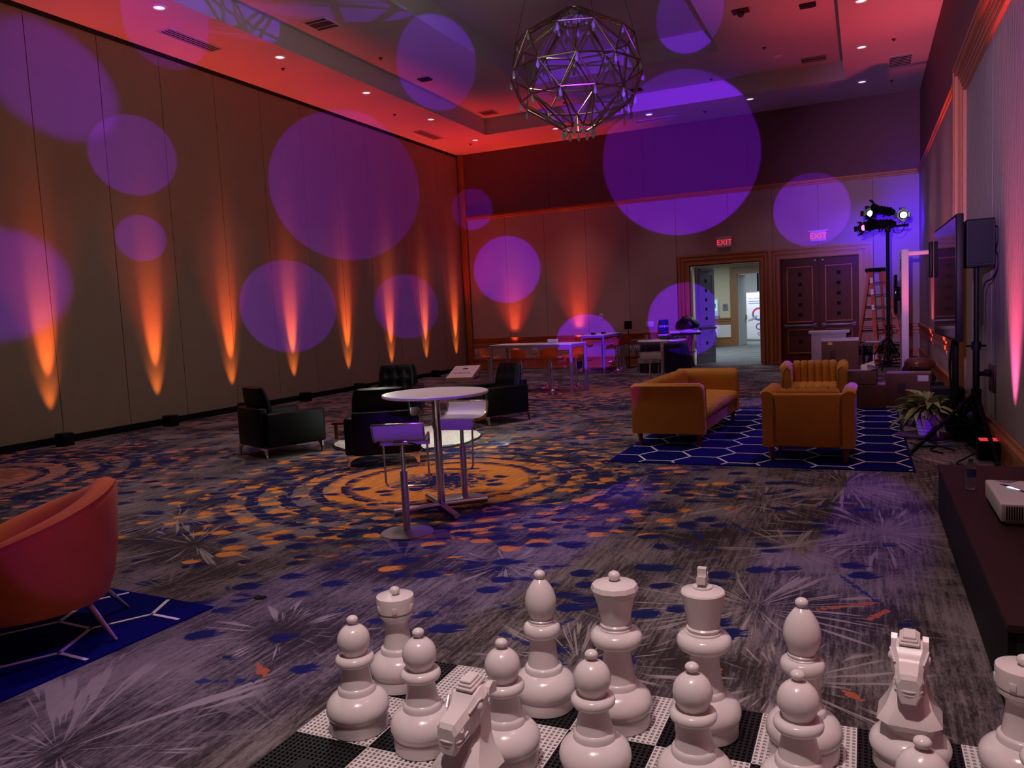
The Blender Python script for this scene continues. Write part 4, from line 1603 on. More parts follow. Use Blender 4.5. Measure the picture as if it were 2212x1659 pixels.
def acrylic_stool(label, loc, rz, h=.72):
    t = thing('acrylic_bar_stool', label, 'bar stool', loc, rz, 'orange acrylic bar stools')
    g = G()   # seat shell: flat pan with side flares, low curved back
    rings = []
    prof = [(.21, -.03), (.19, .0), (.08, -.012), (-.06, -.01), (-.14, .01), (-.18, .06), (-.20, .13), (-.215, .21)]
    for j, (y, z) in enumerate(prof):
        top, bot = [], []
        wd = .20 if j < 5 else .20 - .012 * (j - 4)
        for i in range(13):
            f = -1 + 2 * i / 12
            x = f * wd
            lift = .03 * abs(f) ** 3 if 0 < j < 6 else 0
            yy = y + (.06 * f * f if j >= 5 else 0)
            top.append((x, yy, h + z + lift))
            bot.append((x, yy - (.012 if j >= 5 else 0), h + z + lift - (.012 if j < 5 else 0)))
        rings.append(top + bot[::-1])
    g.loft(rings)
    g.done('seat', 'acrylic', t, smooth=60)
    g = G()
    g.bb(-.27, .27, .06, .10, h - .012, h - .002, .003)
    g.done('cross_bar', 'darksteel', t)
    g = G()
    g.cyl((0, 0, h - .05), (0, 0, h - .016), .05, .09, 16)
    g.cyl((0, 0, .35), (0, 0, h - .04), .022, n=14)
    g.cyl((0, 0, .02), (0, 0, .40), .032, n=14)
    g.done('column', 'chrome', t)
    g = G()
    g.lathe([(.20, 0), (.20, .008), (.12, .025), (.06, .06), (.034, .11), (.0001, .11)], 28)
    g.done('base', 'chrome', t)
    g = G()
    g.tube([(.03, 0, .32), (.03, .08, .31), (.10, .19, .30), (-.10, .19, .30), (-.03, .08, .31), (-.03, 0, .32)], .009, 6)
    g.done('foot_rest', 'chrome', t)
    return t


F = facing
AS = [((-5.82, 14.80), F(.05, 1), 'orange acrylic bar stool in front of the near high table, right of two'), ((-6.55, 14.95), F(.15, 1), 'orange acrylic bar stool in front of the near high table, left of two'),
      ((-6.40, 16.1), F(0, -1), 'orange acrylic bar stool across the near high table, middle of its far side'), ((-5.72, 16.0), F(-.3, -1), 'orange acrylic bar stool at the far right corner of the near high table'),
      ((-7.70, 15.75), F(1, -.15), 'orange acrylic bar stool at the left end of the near high table'),
      ((-7.16, 20.75), F(1, 0), 'orange acrylic bar stool left of the wall-side high table, nearer one'), ((-7.35, 21.2), F(1, -.2), 'orange acrylic bar stool left of the wall-side high table, nearest the wall'),
      ((-5.96, 19.9), F(-1, .2), 'orange acrylic bar stool right of the wall-side high table, closest to us'), ((-6.04, 20.45), F(-1, .1), 'orange acrylic bar stool right of the wall-side high table, second back'),
      ((-6.10, 21.02), F(-1, 0), 'orange acrylic bar stool right of the wall-side high table, by the wall')]
a0 = None
for (x, y), rz, lb in AS:
    if a0 is None:
        a0 = acrylic_stool(lb, (x, y, 0), rz)
    else:
        dup(a0, (x, y, 0), rz, lb)
g = G()
g.box((0, 0, .045), (.22, .012, .09), (R(25), 0, 0))
g.box((0, .035, .045), (.22, .012, .09), (R(-25), 0, 0))
tag(g.done('tent_card', 'paper', loc=(-6.02, 15.42, 1.013), rz=r1), 'white folded card standing on the near high table', 'card')
for k, (x, y) in enumerate(((-6.66, 20.05), (-6.52, 20.5))):
    g = G()
    g.sph((0, 0, .03), (.06, .04, .03), 14, 8)
    g.box((.05, 0, .03), (.09, .05, .03), (0, R(15), .2), .01)
    tag(g.done('headset', 'black', loc=(x, y, 1.015)), ['small black gadget on the wall-side high table, nearer one', 'small black gadget on the wall-side high table, farther one'][k], 'gadget')
t = thing('speaker_stand', 'small black speaker on a thin pole by the back wall', 'speaker', (-6.10, 21.55, 0))
g = G()
g.bb(-.09, .09, -.09, .09, 1.09, 1.32, .01)
g.done('cabinet', 'black', t)
g = G()
g.cyl((0, 0, .02), (0, 0, 1.1), .012, n=10)
g.done('pole', 'black', t)
g = G()
g.lathe([(.16, 0), (.16, .012), (.03, .02), (.0001, .02)], 24)
g.done('base', 'black', t)

# cornhole board
t = thing('cornhole_board', 'slanted white bean bag board with round hole and FICO lettering by the partition wall', 'game board', (-9.83, 18.55, 0), R(17))
g = G()
L_, W_ = 1.4, .70
sl = math.atan2(.22, L_)
ms = Matrix.Translation((0, -L_ / 2, .10)) @ Matrix.Rotation(sl, 4, 'X')
hole = Vector((0, 1.02))
g2 = bmesh.new()
no = 32
outer, inner = [], []
for i in range(no):
    a = 2 * PI * i / no
    inner.append(g2.verts.new((hole.x + .085 * math.cos(a), hole.y + .085 * math.sin(a), 0)))
    c_, s_ = math.cos(a), math.sin(a)
    # project onto the rectangle
    kx = (W_ / 2) / abs(c_) if abs(c_) > 1e-6 else 1e9
    ky = ((L_ - hole.y) if s_ > 0 else hole.y) / abs(s_) if abs(s_) > 1e-6 else 1e9
    k = min(kx, ky)
    outer.append(g2.verts.new((hole.x + c_ * k, hole.y + s_ * k, 0)))
for i in range(no):
    g2.faces.new((inner[i], outer[i], outer[(i + 1) % no], inner[(i + 1) % no]))
cor = [(-W_ / 2, 0), (W_ / 2, 0), (W_ / 2, L_), (-W_ / 2, L_)]
for cx, cy in cor:
    best = sorted(range(no), key=lambda i: (outer[i].co.x - cx) ** 2 + (outer[i].co.y - cy) ** 2)[:1][0]
    outer[best].co = (cx, cy, 0)
ex = bmesh.ops.extrude_face_region(g2, geom=g2.faces[:])
bmesh.ops.translate(g2, vec=(0, 0, -.014), verts=[v for v in ex['geom'] if isinstance(v, bmesh.types.BMVert)])
g._merge(g2, ms)
g.done('deck', 'paper', t, smooth=0)
g = G()
for a in ((-W_ / 2, W_ / 2, 0, .02), (-W_ / 2, W_ / 2, L_ - .02, L_), (-W_ / 2, -W_ / 2 + .02, 0, L_), (W_ / 2 - .02, W_ / 2, 0, L_)):
    tb = bmesh.new()
    bmesh.ops.create_cube(tb, size=1)
    bmesh.ops.scale(tb, vec=(a[1] - a[0], a[3] - a[2], .09), verts=tb.verts)
    g._merge(tb, ms @ Matrix.Translation(((a[0] + a[1]) / 2, (a[2] + a[3]) / 2, -.059)))
g.done('frame', 'pine', t, smooth=0)
for s in (-1, 1):
    g = G()
    g.box((s * (W_ / 2 - .035), L_ / 2 - .10, .125), (.03, .06, .27), (R(14), 0, 0))
    g.done('leg', 'pine', t)
text('lettering', 'FICO', .20, 'ink', t, ms @ face_mtx((-.01, .48, .002), (1, 0, 0), (0, 1, 0)), .001)

# ------------------------------------------------------------------ things on the far bistro table and the draped tables
for k, (x, y) in enumerate(((-3.93, 15.15), (-3.88, 15.35))):
    g = G()
    g.lathe([(.028, 0), (.042, .10), (.040, .10), (.027, .004), (.0001, .004)], 18, close=False)
    tag(g.done('plastic_cup', 'glass', loc=(x, y, 1.026)), ['clear plastic cup near the left rim of the far bistro table', 'clear plastic cup standing behind the other on far bistro table'][k], 'cup')
g = G()
for k in range(14):
    a = random.uniform(0, 6.28)
    r_ = random.uniform(0, .2)
    g.sph((r_ * math.cos(a) * 1.5, r_ * math.sin(a), .03), (random.uniform(.05, .10), random.uniform(.05, .08), random.uniform(.02, .045)), 10, 6)
tag(g.done('cable_heap', 'trash', loc=(-3.46, 15.22, 1.036)), 'heap of black cables and cloth on the far bistro table', 'cables')
t = thing('draped_table', 'round table under a floor-length navy cloth by the back wall', 'table', (-4.78, 20.2, 0))
g = G()
rings = []
for z_, e, f in ((.735, -.02, 0), (.72, 0, 0), (.60, .01, .4), (.35, .04, .8), (.01, .08, 1)):
    rings.append([((.60 + e + .025 * f * math.sin(17 * a)) * math.cos(a), (.60 + e + .025 * f * math.sin(17 * a)) * math.sin(a), z_) for a in [2 * PI * i / 120 for i in range(120)]])
g.loft(rings)
g.done('tablecloth', 'navycloth', t, smooth=70)
g = G()
g.cyl((0, 0, .0), (0, 0, .72), .05)
g.done('column', 'steel', t)
t = thing('water_dispenser', 'blue water jug upended on a white crock on the draped table', 'water dispenser', (-4.80, 20.3, .737))
g = G()
g.lathe([(.11, 0), (.14, .04), (.145, .20), (.15, .225), (.12, .23), (.0001, .23)], 28)
g.done('crock', 'pot', t)
g = G()
g.lathe([(.03, .22), (.04, .25), (.12, .28), (.132, .30), (.132, .36), (.126, .37), (.132, .38), (.132, .46), (.126, .47), (.132, .48), (.132, .57), (.115, .60), (.0001, .605)], 32, close=False)
j = g.done('jug', 'jug', t)
g = G()
g.lathe([(.1335, .40), (.1335, .455)], 16, close=False)
g.done('label_band', 'paper', j)
for k, (x, y) in enumerate(((-4.50, 20.05), (-4.62, 19.95), (-4.40, 20.0))):
    g = G()
    g.lathe([(.028, 0), (.042, .10), (.040, .10), (.027, .004), (.0001, .004)], 16, close=False)
    tag(g.done('plastic_cup', 'glass', loc=(x, y, .737)), ['clear cup on the draped table under the far bistro top, middle of three', 'clear cup on the draped table under the far bistro top, leftmost of three', 'clear cup on the draped table under the far bistro top, rightmost of three'][k], 'cup')
t = thing('tray_stand', 'folding wooden tray stand with black oval tray beside the open door', 'tray stand', (-4.45, 21.42, 0))
for s in (-1, 1):
    g = G()
    g.box((s * .0, -.2, .44), (.04, .025, .96), (0, R(20 * s), 0))
    g.box((s * .0, .2, .44), (.04, .025, .96), (0, R(20 * s), 0))
    g.done('leg_frame', 'wooddoor', t)
g = G()
g.bb(-.2, .2, -.22, .22, .40, .43)
g.done('stretcher', 'wooddoor', t)
g = G()
rings = []
for sc, z_ in ((.9, .895), (1, .90), (1.03, .93), (1.0, .93), (.97, .91), (.02, .905)):
    rings.append([(.40 * sc * math.cos(a), .32 * sc * math.sin(a), z_) for a in [2 * PI * i / 48 for i in range(48)]])
g.loft(rings)
g.done('tray', 'black', t)


def lumpy(name, m, c, r, n, seed, label, cat, rs=(.3, .6)):
    rnd = random.Random(seed)
    t_ = bmesh.new()
    bmesh.ops.create_icosphere(t_, subdivisions=4, radius=1)
    dirs = [Vector((rnd.gauss(0, 1), rnd.gauss(0, 1), rnd.gauss(0, 1))).normalized() for _ in range(n)]
    for v in t_.verts:
        d = v.co.normalized()
        f = 1 + sum(.14 * max(0, d.dot(q)) ** 8 for q in dirs) - sum(.10 * max(0, d.dot(-q)) ** 20 for q in dirs)
        p = Vector((d.x * r[0], d.y * r[1], d.z * r[2])) * f
        if p.z < -r[2] * .55:
            p.z = -r[2] * .55
        v.co = p + Vector((0, 0, r[2] * .55))
    g = G()
    g._merge(t_)
    return tag(g.done(name, m, loc=c, smooth=80), label, cat)


lumpy('trash_bag', 'trash', (-4.40, 21.46, 1.045), (.28, .24, .20), 22, 3, 'knotted black plastic rubbish bag on the folding tray stand', 'rubbish bag')
lumpy('plastic_wrap', 'wrap', (-4.38, 21.38, .935), (.25, .18, .06), 30, 5, 'crumpled clear plastic wrapping beneath the black rubbish bag', 'wrapping')
g = G()
g.bb(-.14, .14, -.1, .1, 0, .06, .006)
tag(g.done('napkin_stack', 'paper', loc=(-4.72, 21.30, .935)), 'stack of white napkins left on the tray', 'napkins')

# ================================================================== RIGHT SIDE CLUTTER
t = thing('pedestal', 'white display pedestal with overhanging top and sideways FICO lettering', 'pedestal', (-.80, 20.6, 0))
g = G()
g.bb(-.40, .38, -.22, .22, 0, .84)
g.done('body', 'panelwhite', t, smooth=0)
g = G()
g.bb(-.46, .46, -.28, .28, .84, .90, .006)
g.done('top', 'white', t)
text('lettering', 'FICO', .26, 'ink', t, face_mtx((-.02, -.223, .36), (0, 0, -1), (1, 0, 0)))


def carton(name, label, c, d, rz, tape=True, extra=None):
    t = thing(name, label, 'cardboard box', c, rz)
    x, y, z = d[0] / 2, d[1] / 2, d[2]
    g = G()
    g.bb(-x, x, -y, y, 0, z, .008, 1)
    g.done('carton', 'card', t)
    for s in (-1, 1):     # two top flaps, slightly proud, meeting at a seam
        g = G()
        g.box((0, s * (y / 2 + .002), z + .004), (2 * x, y - .006, .005), (R(s * -1.2), 0, 0))
        g.done('flap', 'card', t, smooth=0)
    if tape:
        g = G()
        g.bb(-x - .002, x + .002, -.03, .03, z + .0075, z + .010)
        g.bb(-x - .003, -x - .001, -.03, .03, z - .12, z + .008)
        g.bb(x + .001, x + .003, -.03, .03, z - .12, z + .008)
        g.done('tape', 'tape', t, smooth=0)
    if extra:
        extra(t, x, y, z)
    return t


def big_extra(t, x, y, z):
    g = G()
    g.bb(-x - .005, x + .005, -y - .004, y + .004, z - .035, z + .013, .004, 1)
    g.done('plastic_film', 'tape', t)
    g = G()
    g.bb(-x * .65, -x * .40, -y - .006, -y - .001, z - .10, z - .05)
    g.done('sticker', 'yellowtag', t, smooth=0)
    g = G()
    for k in range(6):
        g.bb(-x * .55, -x * .22, -y - .003, -y - .001, z - .24 - k * .028, z - .225 - k * .028)
    g.bb(0, x * .5, -y - .003, -y - .001, z - .25, z - .244)
    g.done('printing', 'ink', t)


carton('cardboard_box', 'big sealed cardboard box behind the farther mustard armchair', (-.45, 16.6, .216), (.66, .5, .66), 0, True, big_extra)
t = thing('folding_chair', 'dark folded trolley carrying the big sealed cardboard box', 'trolley', (-.45, 16.6, 0))
t.name = 'platform_trolley'
g = G()
g.bb(-.34, .40, -.28, .28, .17, .215, .005)
g.done('deck', 'black', t)
for sx in (-.3, .36):
    for sy in (-.22, .22):
        g = G()
        g.cyl((sx, sy - .02, .07), (sx, sy + .02, .07), .07)
        g.bb(sx - .03, sx + .03, sy - .03, sy + .03, .09, .17)
        g.done('caster', 'black', t)
g = G()
g.cyl((.42, -.25, .2), (.42, -.25, .74), .022)
g.cyl((.42, .25, .2), (.42, .25, .74), .022)
g.cyl((.42, -.25, .74), (.42, .25, .74), .022)
g.done('handle', 'black', t)
g = G()
g.bb(-.55, .55, -.3, .3, 0, .03)
g.bb(-.55, .55, -.3, -.26, .03, .36)
t = thing('flat_panel_board', 'thin pale board edge lying behind the farther mustard armchair', 'board', (-.85, 15.6, 0))
g = G()
g.bb(-.62, .55, -.25, .25, .36, .39, .004)
g.done('shelf_board', 'pine', t)
for sx in (-.55, .48):
    g = G()
    g.bb(sx - .02, sx + .02, -.22, .22, 0, .36)
    g.done('trestle', 'black', t)


def stack_extra(t, x, y, z):
    g = G()
    g.box((x * .45, .02, z + .05), (.20, .30, .004), (R(20), R(-18), 0))
    g.box((x * .75, -.03, z + .035), (.16, .30, .004), (R(-20), R(14), 0))
    g.done('torn_wrapping', 'tape', t, smooth=0)


carton('cardboard_box', 'lower brown cardboard box of the stack beside the mustard armchair', (-.04, 13.0, 0), (.60, .45, .34), R(2))
carton('cardboard_box', 'smaller box on the stack, white wrapping on top', (-.07, 13.0, .354), (.46, .38, .20), R(-3), False, stack_extra)


def dented(t, x, y, z):
    g = G()
    g.bb(x * .45, x * .92, -y - .004, -y - .001, z - .11, z - .02)
    g.done('shipping_label', 'paper', t, smooth=0)
    g = G()
    for k in range(6):
        g.bb(-x * .45, -x * .05, -y - .003, -y - .001, z - .16 - k * .03, z - .145 - k * .03)
    g.done('printing', 'ink', t)


carton('cardboard_box', 'dented cardboard box with shipping label standing alone on the carpet', (.60, 13.35, 0), (.60, .5, .48), R(-6), True, dented)

# step ladder
t = thing('step_ladder', 'orange-red fibreglass step ladder with black top cap near the closed doors', 'step ladder', (.25, 20.7, 0), R(0))
LH = 2.28


def rail(p, q, wd):
    g = G()
    g.strip([p, q], (wd, .0, 0), .03)
    return g.done('rail', 'ladder', t)


fl_ = [Vector((.0, -.62, 0)), Vector((.66, -.35, 0))]
bl_ = [Vector((-.48, .25, 0)), Vector((.22, .62, 0))]
ft_ = [Vector((-.12, -.10, LH)), Vector((.12, .0, LH))]
bt_ = [Vector((-.16, .06, LH)), Vector((.08, .16, LH))]
for p, q in list(zip(fl_, ft_)) + list(zip(bl_, bt_)):
    rail(p, q, .042 if p in fl_ else .028)
for k in range(7):
    f = (k + 1) / 8
    a, b = fl_[0].lerp(ft_[0], f), fl_[1].lerp(ft_[1], f)
    g = G()
    g.strip([a, b], (-.02, .045, 0), .025)
    g.done('step', 'alu', t)
    a, b = bl_[0].lerp(bt_[0], f), bl_[1].lerp(bt_[1], f)
    g = G()
    g.cyl(a, b, .014, n=8)
    g.done('brace', 'black', t)
for f in (.42,):
    for i in (0, 1):
        g = G()
        g.cyl(fl_[i].lerp(ft_[i], f), bl_[i].lerp(bt_[i], f), .010, n=6)
        g.done('spreader', 'alu', t)
g = G()
g.box((-.02, .03, LH + .02), (.36, .34, .09), (0, 0, R(22)), .02)
g.done('top_cap', 'black', t)
for p in fl_ + bl_:
    g = G()
    g.box(p + Vector((0, 0, .04)), (.10, .06, .08), None, .01)
    g.done('foot', 'black', t)
for f, i in ((.9, 0), (.78, 0), (.62, 0), (.12, 0)):
    p = fl_[i].lerp(ft_[i], f)
    G().box(p + Vector((0, -.02, 0)), (.06, .006, .13), (R(-13), R(-3), 0)).done('safety_label', 'paper', t)

# lighting stand in the far corner
t = thing('lighting_stand', 'tall black lighting stand with spot fixtures in the far right corner', 'light stand', (.47, 19.5, 0))
g = G()
g.cyl((0, 0, .1), (0, 0, 3.15), .036, n=16)
g.cyl((0, 0, .9), (0, 0, 1.0), .05, n=16)
g.done('pole', 'black', t)
for a in (45, 165, 255):
    g = G()
    g.tube([(0, 0, .75), (.55 * math.cos(R(a)), .55 * math.sin(R(a)), .03)], .018, 8)
    g.cyl((0, 0, .2), (.40 * math.cos(R(a)), .40 * math.sin(R(a)), .22), .012, n=8)
    g.done('leg', 'black', t)
g = G()
g.cyl((-.5, 0, 3.18), (.42, 0, 3.20), .025, n=12)
g.bb(-.06, .06, -.06, .06, 3.08, 3.22, .01)
g.done('cross_bar', 'black', t)


def par(x, z, aim, lensmat, sc=1.0):
    """a spot fixture: yoke, finned body, flared front, lens"""
    d = Vector(aim).normalized()
    p = Vector((x, 0, z))
    g = G()
    g.cyl(p - d * .20 * sc, p + d * .10 * sc, .075 * sc, .09 * sc, 20)
    g.cyl(p - d * .26 * sc, p - d * .19 * sc, .05 * sc, .075 * sc, 16)
    g.cyl(p + d * .09 * sc, p + d * .19 * sc, .095 * sc, .125 * sc, 20, False)
    for k in range(4):
        g.cyl(p - d * (.17 - k * .06) * sc, p - d * (.155 - k * .06) * sc, .095 * sc, n=20)
    f = g.done('fixture', 'black', t)
    g = G()
    sd = d.cross(Vector((0, 0, 1))).normalized()
    g.strip([p + sd * .11 * sc, p + sd * .11 * sc + Vector((0, 0, -.13 * sc)), p - sd * .11 * sc + Vector((0, 0, -.13 * sc)), p - sd * .11 * sc], d * .015, .008)
    g.done('yoke', 'black', f)
    if lensmat:
        g = G()
        g.cyl(p + d * .105 * sc, p + d * .12 * sc, .075 * sc, n=20)
        g.done('lens', lensmat, f)
    for k in range(4):
        a = k * PI / 2
        up = d.cross(sd)
        q = p + d * .19 * sc + (sd * math.cos(a) + up * math.sin(a)) * .125 * sc
        o = (sd * math.cos(a) + up * math.sin(a))
        g = G()
        wv = d.cross(o).normalized() * .07 * sc
        g.strip([q, q + (o * .5 + d * .8).normalized() * .09 * sc], wv, .004)
        g.done('barn_door', 'black', f)


par(-.30, 3.50, (-.55, -.8, .10), 'lampwhite', .85)
par(-.42, 3.22, (-.65, -.7, -.12), 'lamppink', .85)
par(-.12, 3.56, (-.9, -.35, .2), None, 1.1)
par(-.14, 3.26, (-.95, -.2, .05), None, 1.2)
par(.34, 3.42, (-.25, -.95, -.05), 'lampwhite', .9)
G().tube([(.10, 0, 3.16), (.14, -.02, 3.06), (.25, -.02, 3.04), (.33, 0, 3.15), (.34, .05, 3.35)], .008, 6, soft=True).done('cable', 'black', t)

# white exhibit panel with a screen
t = thing('exhibit_panel', 'tall white exhibit panel seen edge-on with printed square and small screen', 'panel', (.76, 18.3, 0), R(0))
g = G()
g.bb(-.065, .065, -.10, .95, 0, 2.60, .004)
g.done('board', 'panelwhite', t)
g = G()
g.bb(-.20, -.14, .05, .80, 1.28, 2.10, .015)
g.bb(-.14, -.06, .35, .55, 1.55, 1.85)
g.done('screen', 'screen', t)
g = G()
g.bb(-.068, -.064, .18, .60, 2.18, 2.42)
g.done('printed_square', 'ink', t, smooth=0)
g = G()
for k in range(3):
    g.bb(-.070, -.067, .22, .54, 2.22 + k * .065, 2.25 + k * .065)
g.done('lettering', 'inkgrey', t)
g = G()
g.bb(.0, .463, .02, .07, 2.48, 2.56, .005)
g.done('side_frame', 'panelwhite', t)

# big screen on a stand
t = thing('display_screen', 'large black flat screen on a black stand near the right wall', 'television', (0.832, 9.9, 0), R(0.8))
g = G()
g.bb(-.035, .03, -1.10, 1.10, 1.17, 2.42, .012)
g.bb(.03, .058, -.75, .75, 1.35, 2.15, .01)
g.done('casing', 'black', t)
g = G()
g.bb(-.040, -.034, -1.07, 1.07, 1.20, 2.39)
g.done('glass', 'screen', t, smooth=0)
g = G()
g.bb(-.085, -.045, 1.12, 1.28, 1.86, 2.30, .008)
g.bb(-.03, .03, 1.05, 1.2, 2.0, 2.1)
g.done('side_speaker', 'black', t)
for yy in (.10, .24):
    g = G()
    g.cyl((.09, yy, .01), (.09, yy, 2.0), .028, n=12)
    g.done('pole', 'black', t)
g = G()
g.bb(.05, .08, .0, .5, 1.55, 1.95, .01)
g.done('bracket', 'black', t)
g = G()
g.bb(.10, .32, .30, .62, 0.0, .36, .02)
g.bb(.06, .30, .80, 1.15, .0, .30, .02)
g.bb(.06, .30, .0, 1.15, .0, .02)
g.done('base', 'black', t)
G().tube([(.10, .2, 1.3), (.04, .25, .9), (.06, .28, .5), (-.02, .2, .2), (-.15, .05, .05), (-.3, -.1, .03)], .008, 6, soft=True).done('cable', 'black', t)
G().tube([(.10, .3, 1.3), (.06, .36, .8), (.08, .33, .4), (.0, .1, .1)], .008, 6, soft=True).done('cable', 'black', t)

# loudspeaker on tripod
t = thing('speaker_tripod', 'black tripod stand with splayed legs holding the loudspeaker', 'speaker stand', (1.045, 9.35, 0))
g = G()
g.cyl((0, 0, .30), (0, 0, 1.15), .032, n=16)
g.cyl((0, 0, 1.1), (0, 0, 1.90), .024, n=16)
g.done('pole', 'black', t)
g = G()
g.cyl((0, 0, 1.06), (0, 0, 1.14), .045, n=16)
g.cyl((-.09, 0, 1.1), (.09, 0, 1.1), .012, n=8)
g.done('collar', 'black', t)
G().cyl((0, 0, .50), (0, 0, .65), .05, n=16).done('collar', 'black', t)
for fx, fy in ((-.63, -.36), (.09, -.80), (-.16, .68)):
    g = G()
    g.strip([(0, 0, .62), (fx, fy, .015)], Vector((-fy, fx, 0)).normalized() * .018, .025)
    g.strip([(0, 0, .28), (fx * .55, fy * .55, .28)], Vector((-fy, fx, 0)).normalized() * .012, .012)
    lg = g.done('leg', 'black', t)
    g = G()
    g.sph((fx, fy, .018), (.03, .03, .018), 10, 6)
    g.done('foot', 'blackmatte', lg)
t = thing('loudspeaker', 'black boxy loudspeaker up on the tripod stand', 'speaker', (1.055, 9.35, 1.905), R(0))
g = G()
rings = []
for z_, sc in ((0, .97), (.02, 1), (.46, 1), (.48, .97)):
    rings.append([(px * sc, py * sc, z_) for px, py in ((-.115, -.17), (.13, -.17), (.135, .14), (.08, .2), (-.08, .2), (-.115, .14))])
g.loft(rings)
g.done('cabinet', 'black', t, smooth=0)
g = G()
g.bb(-.10, .115, -.18, -.165, .03, .45, .01)
g.done('grille', 'blackmatte', t)
G().tube([(.13, -.05, .40), (.155, -.12, .39), (.16, -.12, .33), (.155, -.10, .22), (.135, -.05, .12)], .008, 6, soft=True).done('cable', 'black', t)
G().tube([(.13, -.05, .16), (.16, -.10, .12), (.165, -.12, .0), (.12, -.08, -.12), (.05, -.04, -.20), (.04, -.03, -.6)], .008, 6, soft=True).done('cable', 'black', t)
# wash light bar leaning by the baseboard
t = thing('light_bar', 'black wash light with glowing pink strip behind the tripod', 'wash light', (1.10, 9.66, 0), R(4))
g = G()
g.box((0, 0, .22), (.14, .42, .26), (0, R(-20), 0), .015)
g.bb(-.08, .08, -.2, .2, 0, .10, .01)
g.done('body', 'black', t)
g = G()
g.box((-.078, -.02, .25), (.006, .34, .06), (0, R(-20), 0))
g.done('glowing_strip', 'lamppink', t)
g = G()
g.lathe([(.30, 0), (.30, .015), (.28, .022), (.0001, .024)], 40)
tag(g.done('base_plate', 'walnut', loc=(.62, 10.28, 0)), 'dark round base plate on the carpet beneath the potted plant', 'base plate')
lumpy('equipment_bag', 'blackmatte', (.66, 11.15, 0), (.2, .26, .18), 18, 9, 'soft black equipment bag slumped under the big screen', 'bag')
t = thing('equipment_case', 'black box case standing behind the potted plant under the screen', 'case', (1.0, 11.75, 0))
g = G()
g.bb(-.2, .17, -.2, .2, .0, .42, .015)
g.done('body', 'black', t)
g = G()
g.bb(-.06, .06, -.22, -.2, .3, .33, .005)
g.done('handle', 'blackmatte', t)
lumpy('cushion', 'walnut', (.90, 15.8, .335), (.24, .25, .13), 6, 11, 'shiny brown cushion resting on a black bag by the right wall', 'cushion')
lumpy('duffel_bag', 'blackmatte', (.84, 15.9, 0), (.26, .34, .22), 12, 13, 'black duffel bag under the brown cushion', 'bag')
lumpy('backpack', 'blackmatte', (.88, 17.2, 0), (.2, .2, .26), 14, 15, 'small black backpack on the floor behind the white panel', 'bag')
for pts_, lb in (([(1.0, 8.75, .1), (.88, 8.68, .04), (.80, 8.55, .01), (.95, 8.42, .008), (1.12, 8.5, .008), (1.16, 8.9, .008)], 'black cable looping from the red-lens uplight'),
                 ([(.72, 9.85, .01), (.62, 9.95, .01), (.70, 9.6, .01), (.62, 9.3, .01), (.72, 9.1, .01)], 'black cable snaking under the big screen'),
                 ([(.45, 9.72, .008), (.55, 9.5, .008), (.7, 9.55, .008), (.85, 9.3, .008)], 'black cable lying in front of the base plate')):
    tag(G().tube(pts_, .009, 6, soft=True).done('cable', 'black'), lb, 'cable')


# potted plants
def leaf_mesh(L_, W_, droop, m):
    g = G()
    rings = []
    for j in range(7):
        f = j / 6
        wd = W_ * math.sin(PI * min(.97, .06 + f * .92)) ** .8
        x = L_ * f
        z = .35 * L_ * f - droop * f * f
        rings.append([(x, -wd, z + .02), (x, 0, z), (x, wd, z + .02), (x, 0, z - .004)])
    g.loft(rings)
    return g.done('leaf', m, smooth=60)


def potted(label, loc, s, m, nleaf, seed, potm):
    rnd = random.Random(seed)
    t = thing('potted_plant', label, 'plant', loc)
    g = G()
    prof = [(.075 * s, 0)]
    for k in range(5):
        z_ = .035 * k * s
        r_ = (.078 + .008 * k) * s
        prof += [(r_ - .004 * s, z_ + .002), (r_ + .004 * s, z_ + .012 * s), (r_ + .004 * s, z_ + .024 * s), (r_ - .004 * s, z_ + .034 * s)]
    prof += [(.118 * s, .178 * s), (.108 * s, .178 * s), (.10 * s, .16 * s), (.0001, .16 * s)]
    g.lathe(prof, 32)
    g.done('pot', potm, t)
    g = G()
    g.lathe([(.1 * s, .162 * s), (.05 * s, .172 * s), (.0001, .172 * s)], 20, close=False)
    g.done('soil', 'soil', t)
    vs_ = [leaf_mesh(.17 * s, .034 * s, .16 * s, m), leaf_mesh(.22 * s, .038 * s, .24 * s, m), leaf_mesh(.13 * s, .032 * s, .05 * s, m)]
    us_ = [False] * 3
    for k in range(nleaf):
        v = rnd.randrange(3)
        lv = rnd.random()
        a = rnd.uniform(0, 2 * PI)
        h_ = (.18 + .17 * lv) * s
        rr = rnd.uniform(.02, .11) * s * (1.1 - .6 * lv)
        mt = Matrix.Translation((rr * math.cos(a), rr * math.sin(a), h_)) @ Matrix.Rotation(a + rnd.uniform(-.4, .4), 4, 'Z') @ Matrix.Rotation(rnd.uniform(-.7, .35) - .4 * lv, 4, 'Y') @ Matrix.Rotation(rnd.uniform(-.5, .5), 4, 'X')
        o = vs_[v]
        if not us_[v]:
            us_[v] = True
            o.parent = t
            o.matrix_local = mt
        else:
            clone(o, t, mt)
    for v in range(3):
        if not us_[v]:
            bpy.data.objects.remove(vs_[v])
    g = G()
    for k in range(9):
        a = k * 2.4
        g.tube([(.03 * s * math.cos(a), .03 * s * math.sin(a), .165 * s), (.07 * s * math.cos(a), .07 * s * math.sin(a), .28 * s)], .004 * s, 5)
    g.done('stems', 'leafd', t)
    return t


potted('leafy plant in a white ribbed pot by the rug corner', (.64, 10.2, .024), 1.12, 'leafg', 110, 21, 'pot')
potted('dark potted plant in small white pot behind the ladder, left of two', (-.03, 21.45, 0), 1.2, 'leafd', 40, 22, 'pot')
potted('dark potted plant in small white pot behind the ladder, right of two', (.48, 21.45, 0), 1.2, 'leafd', 40, 23, 'pot')

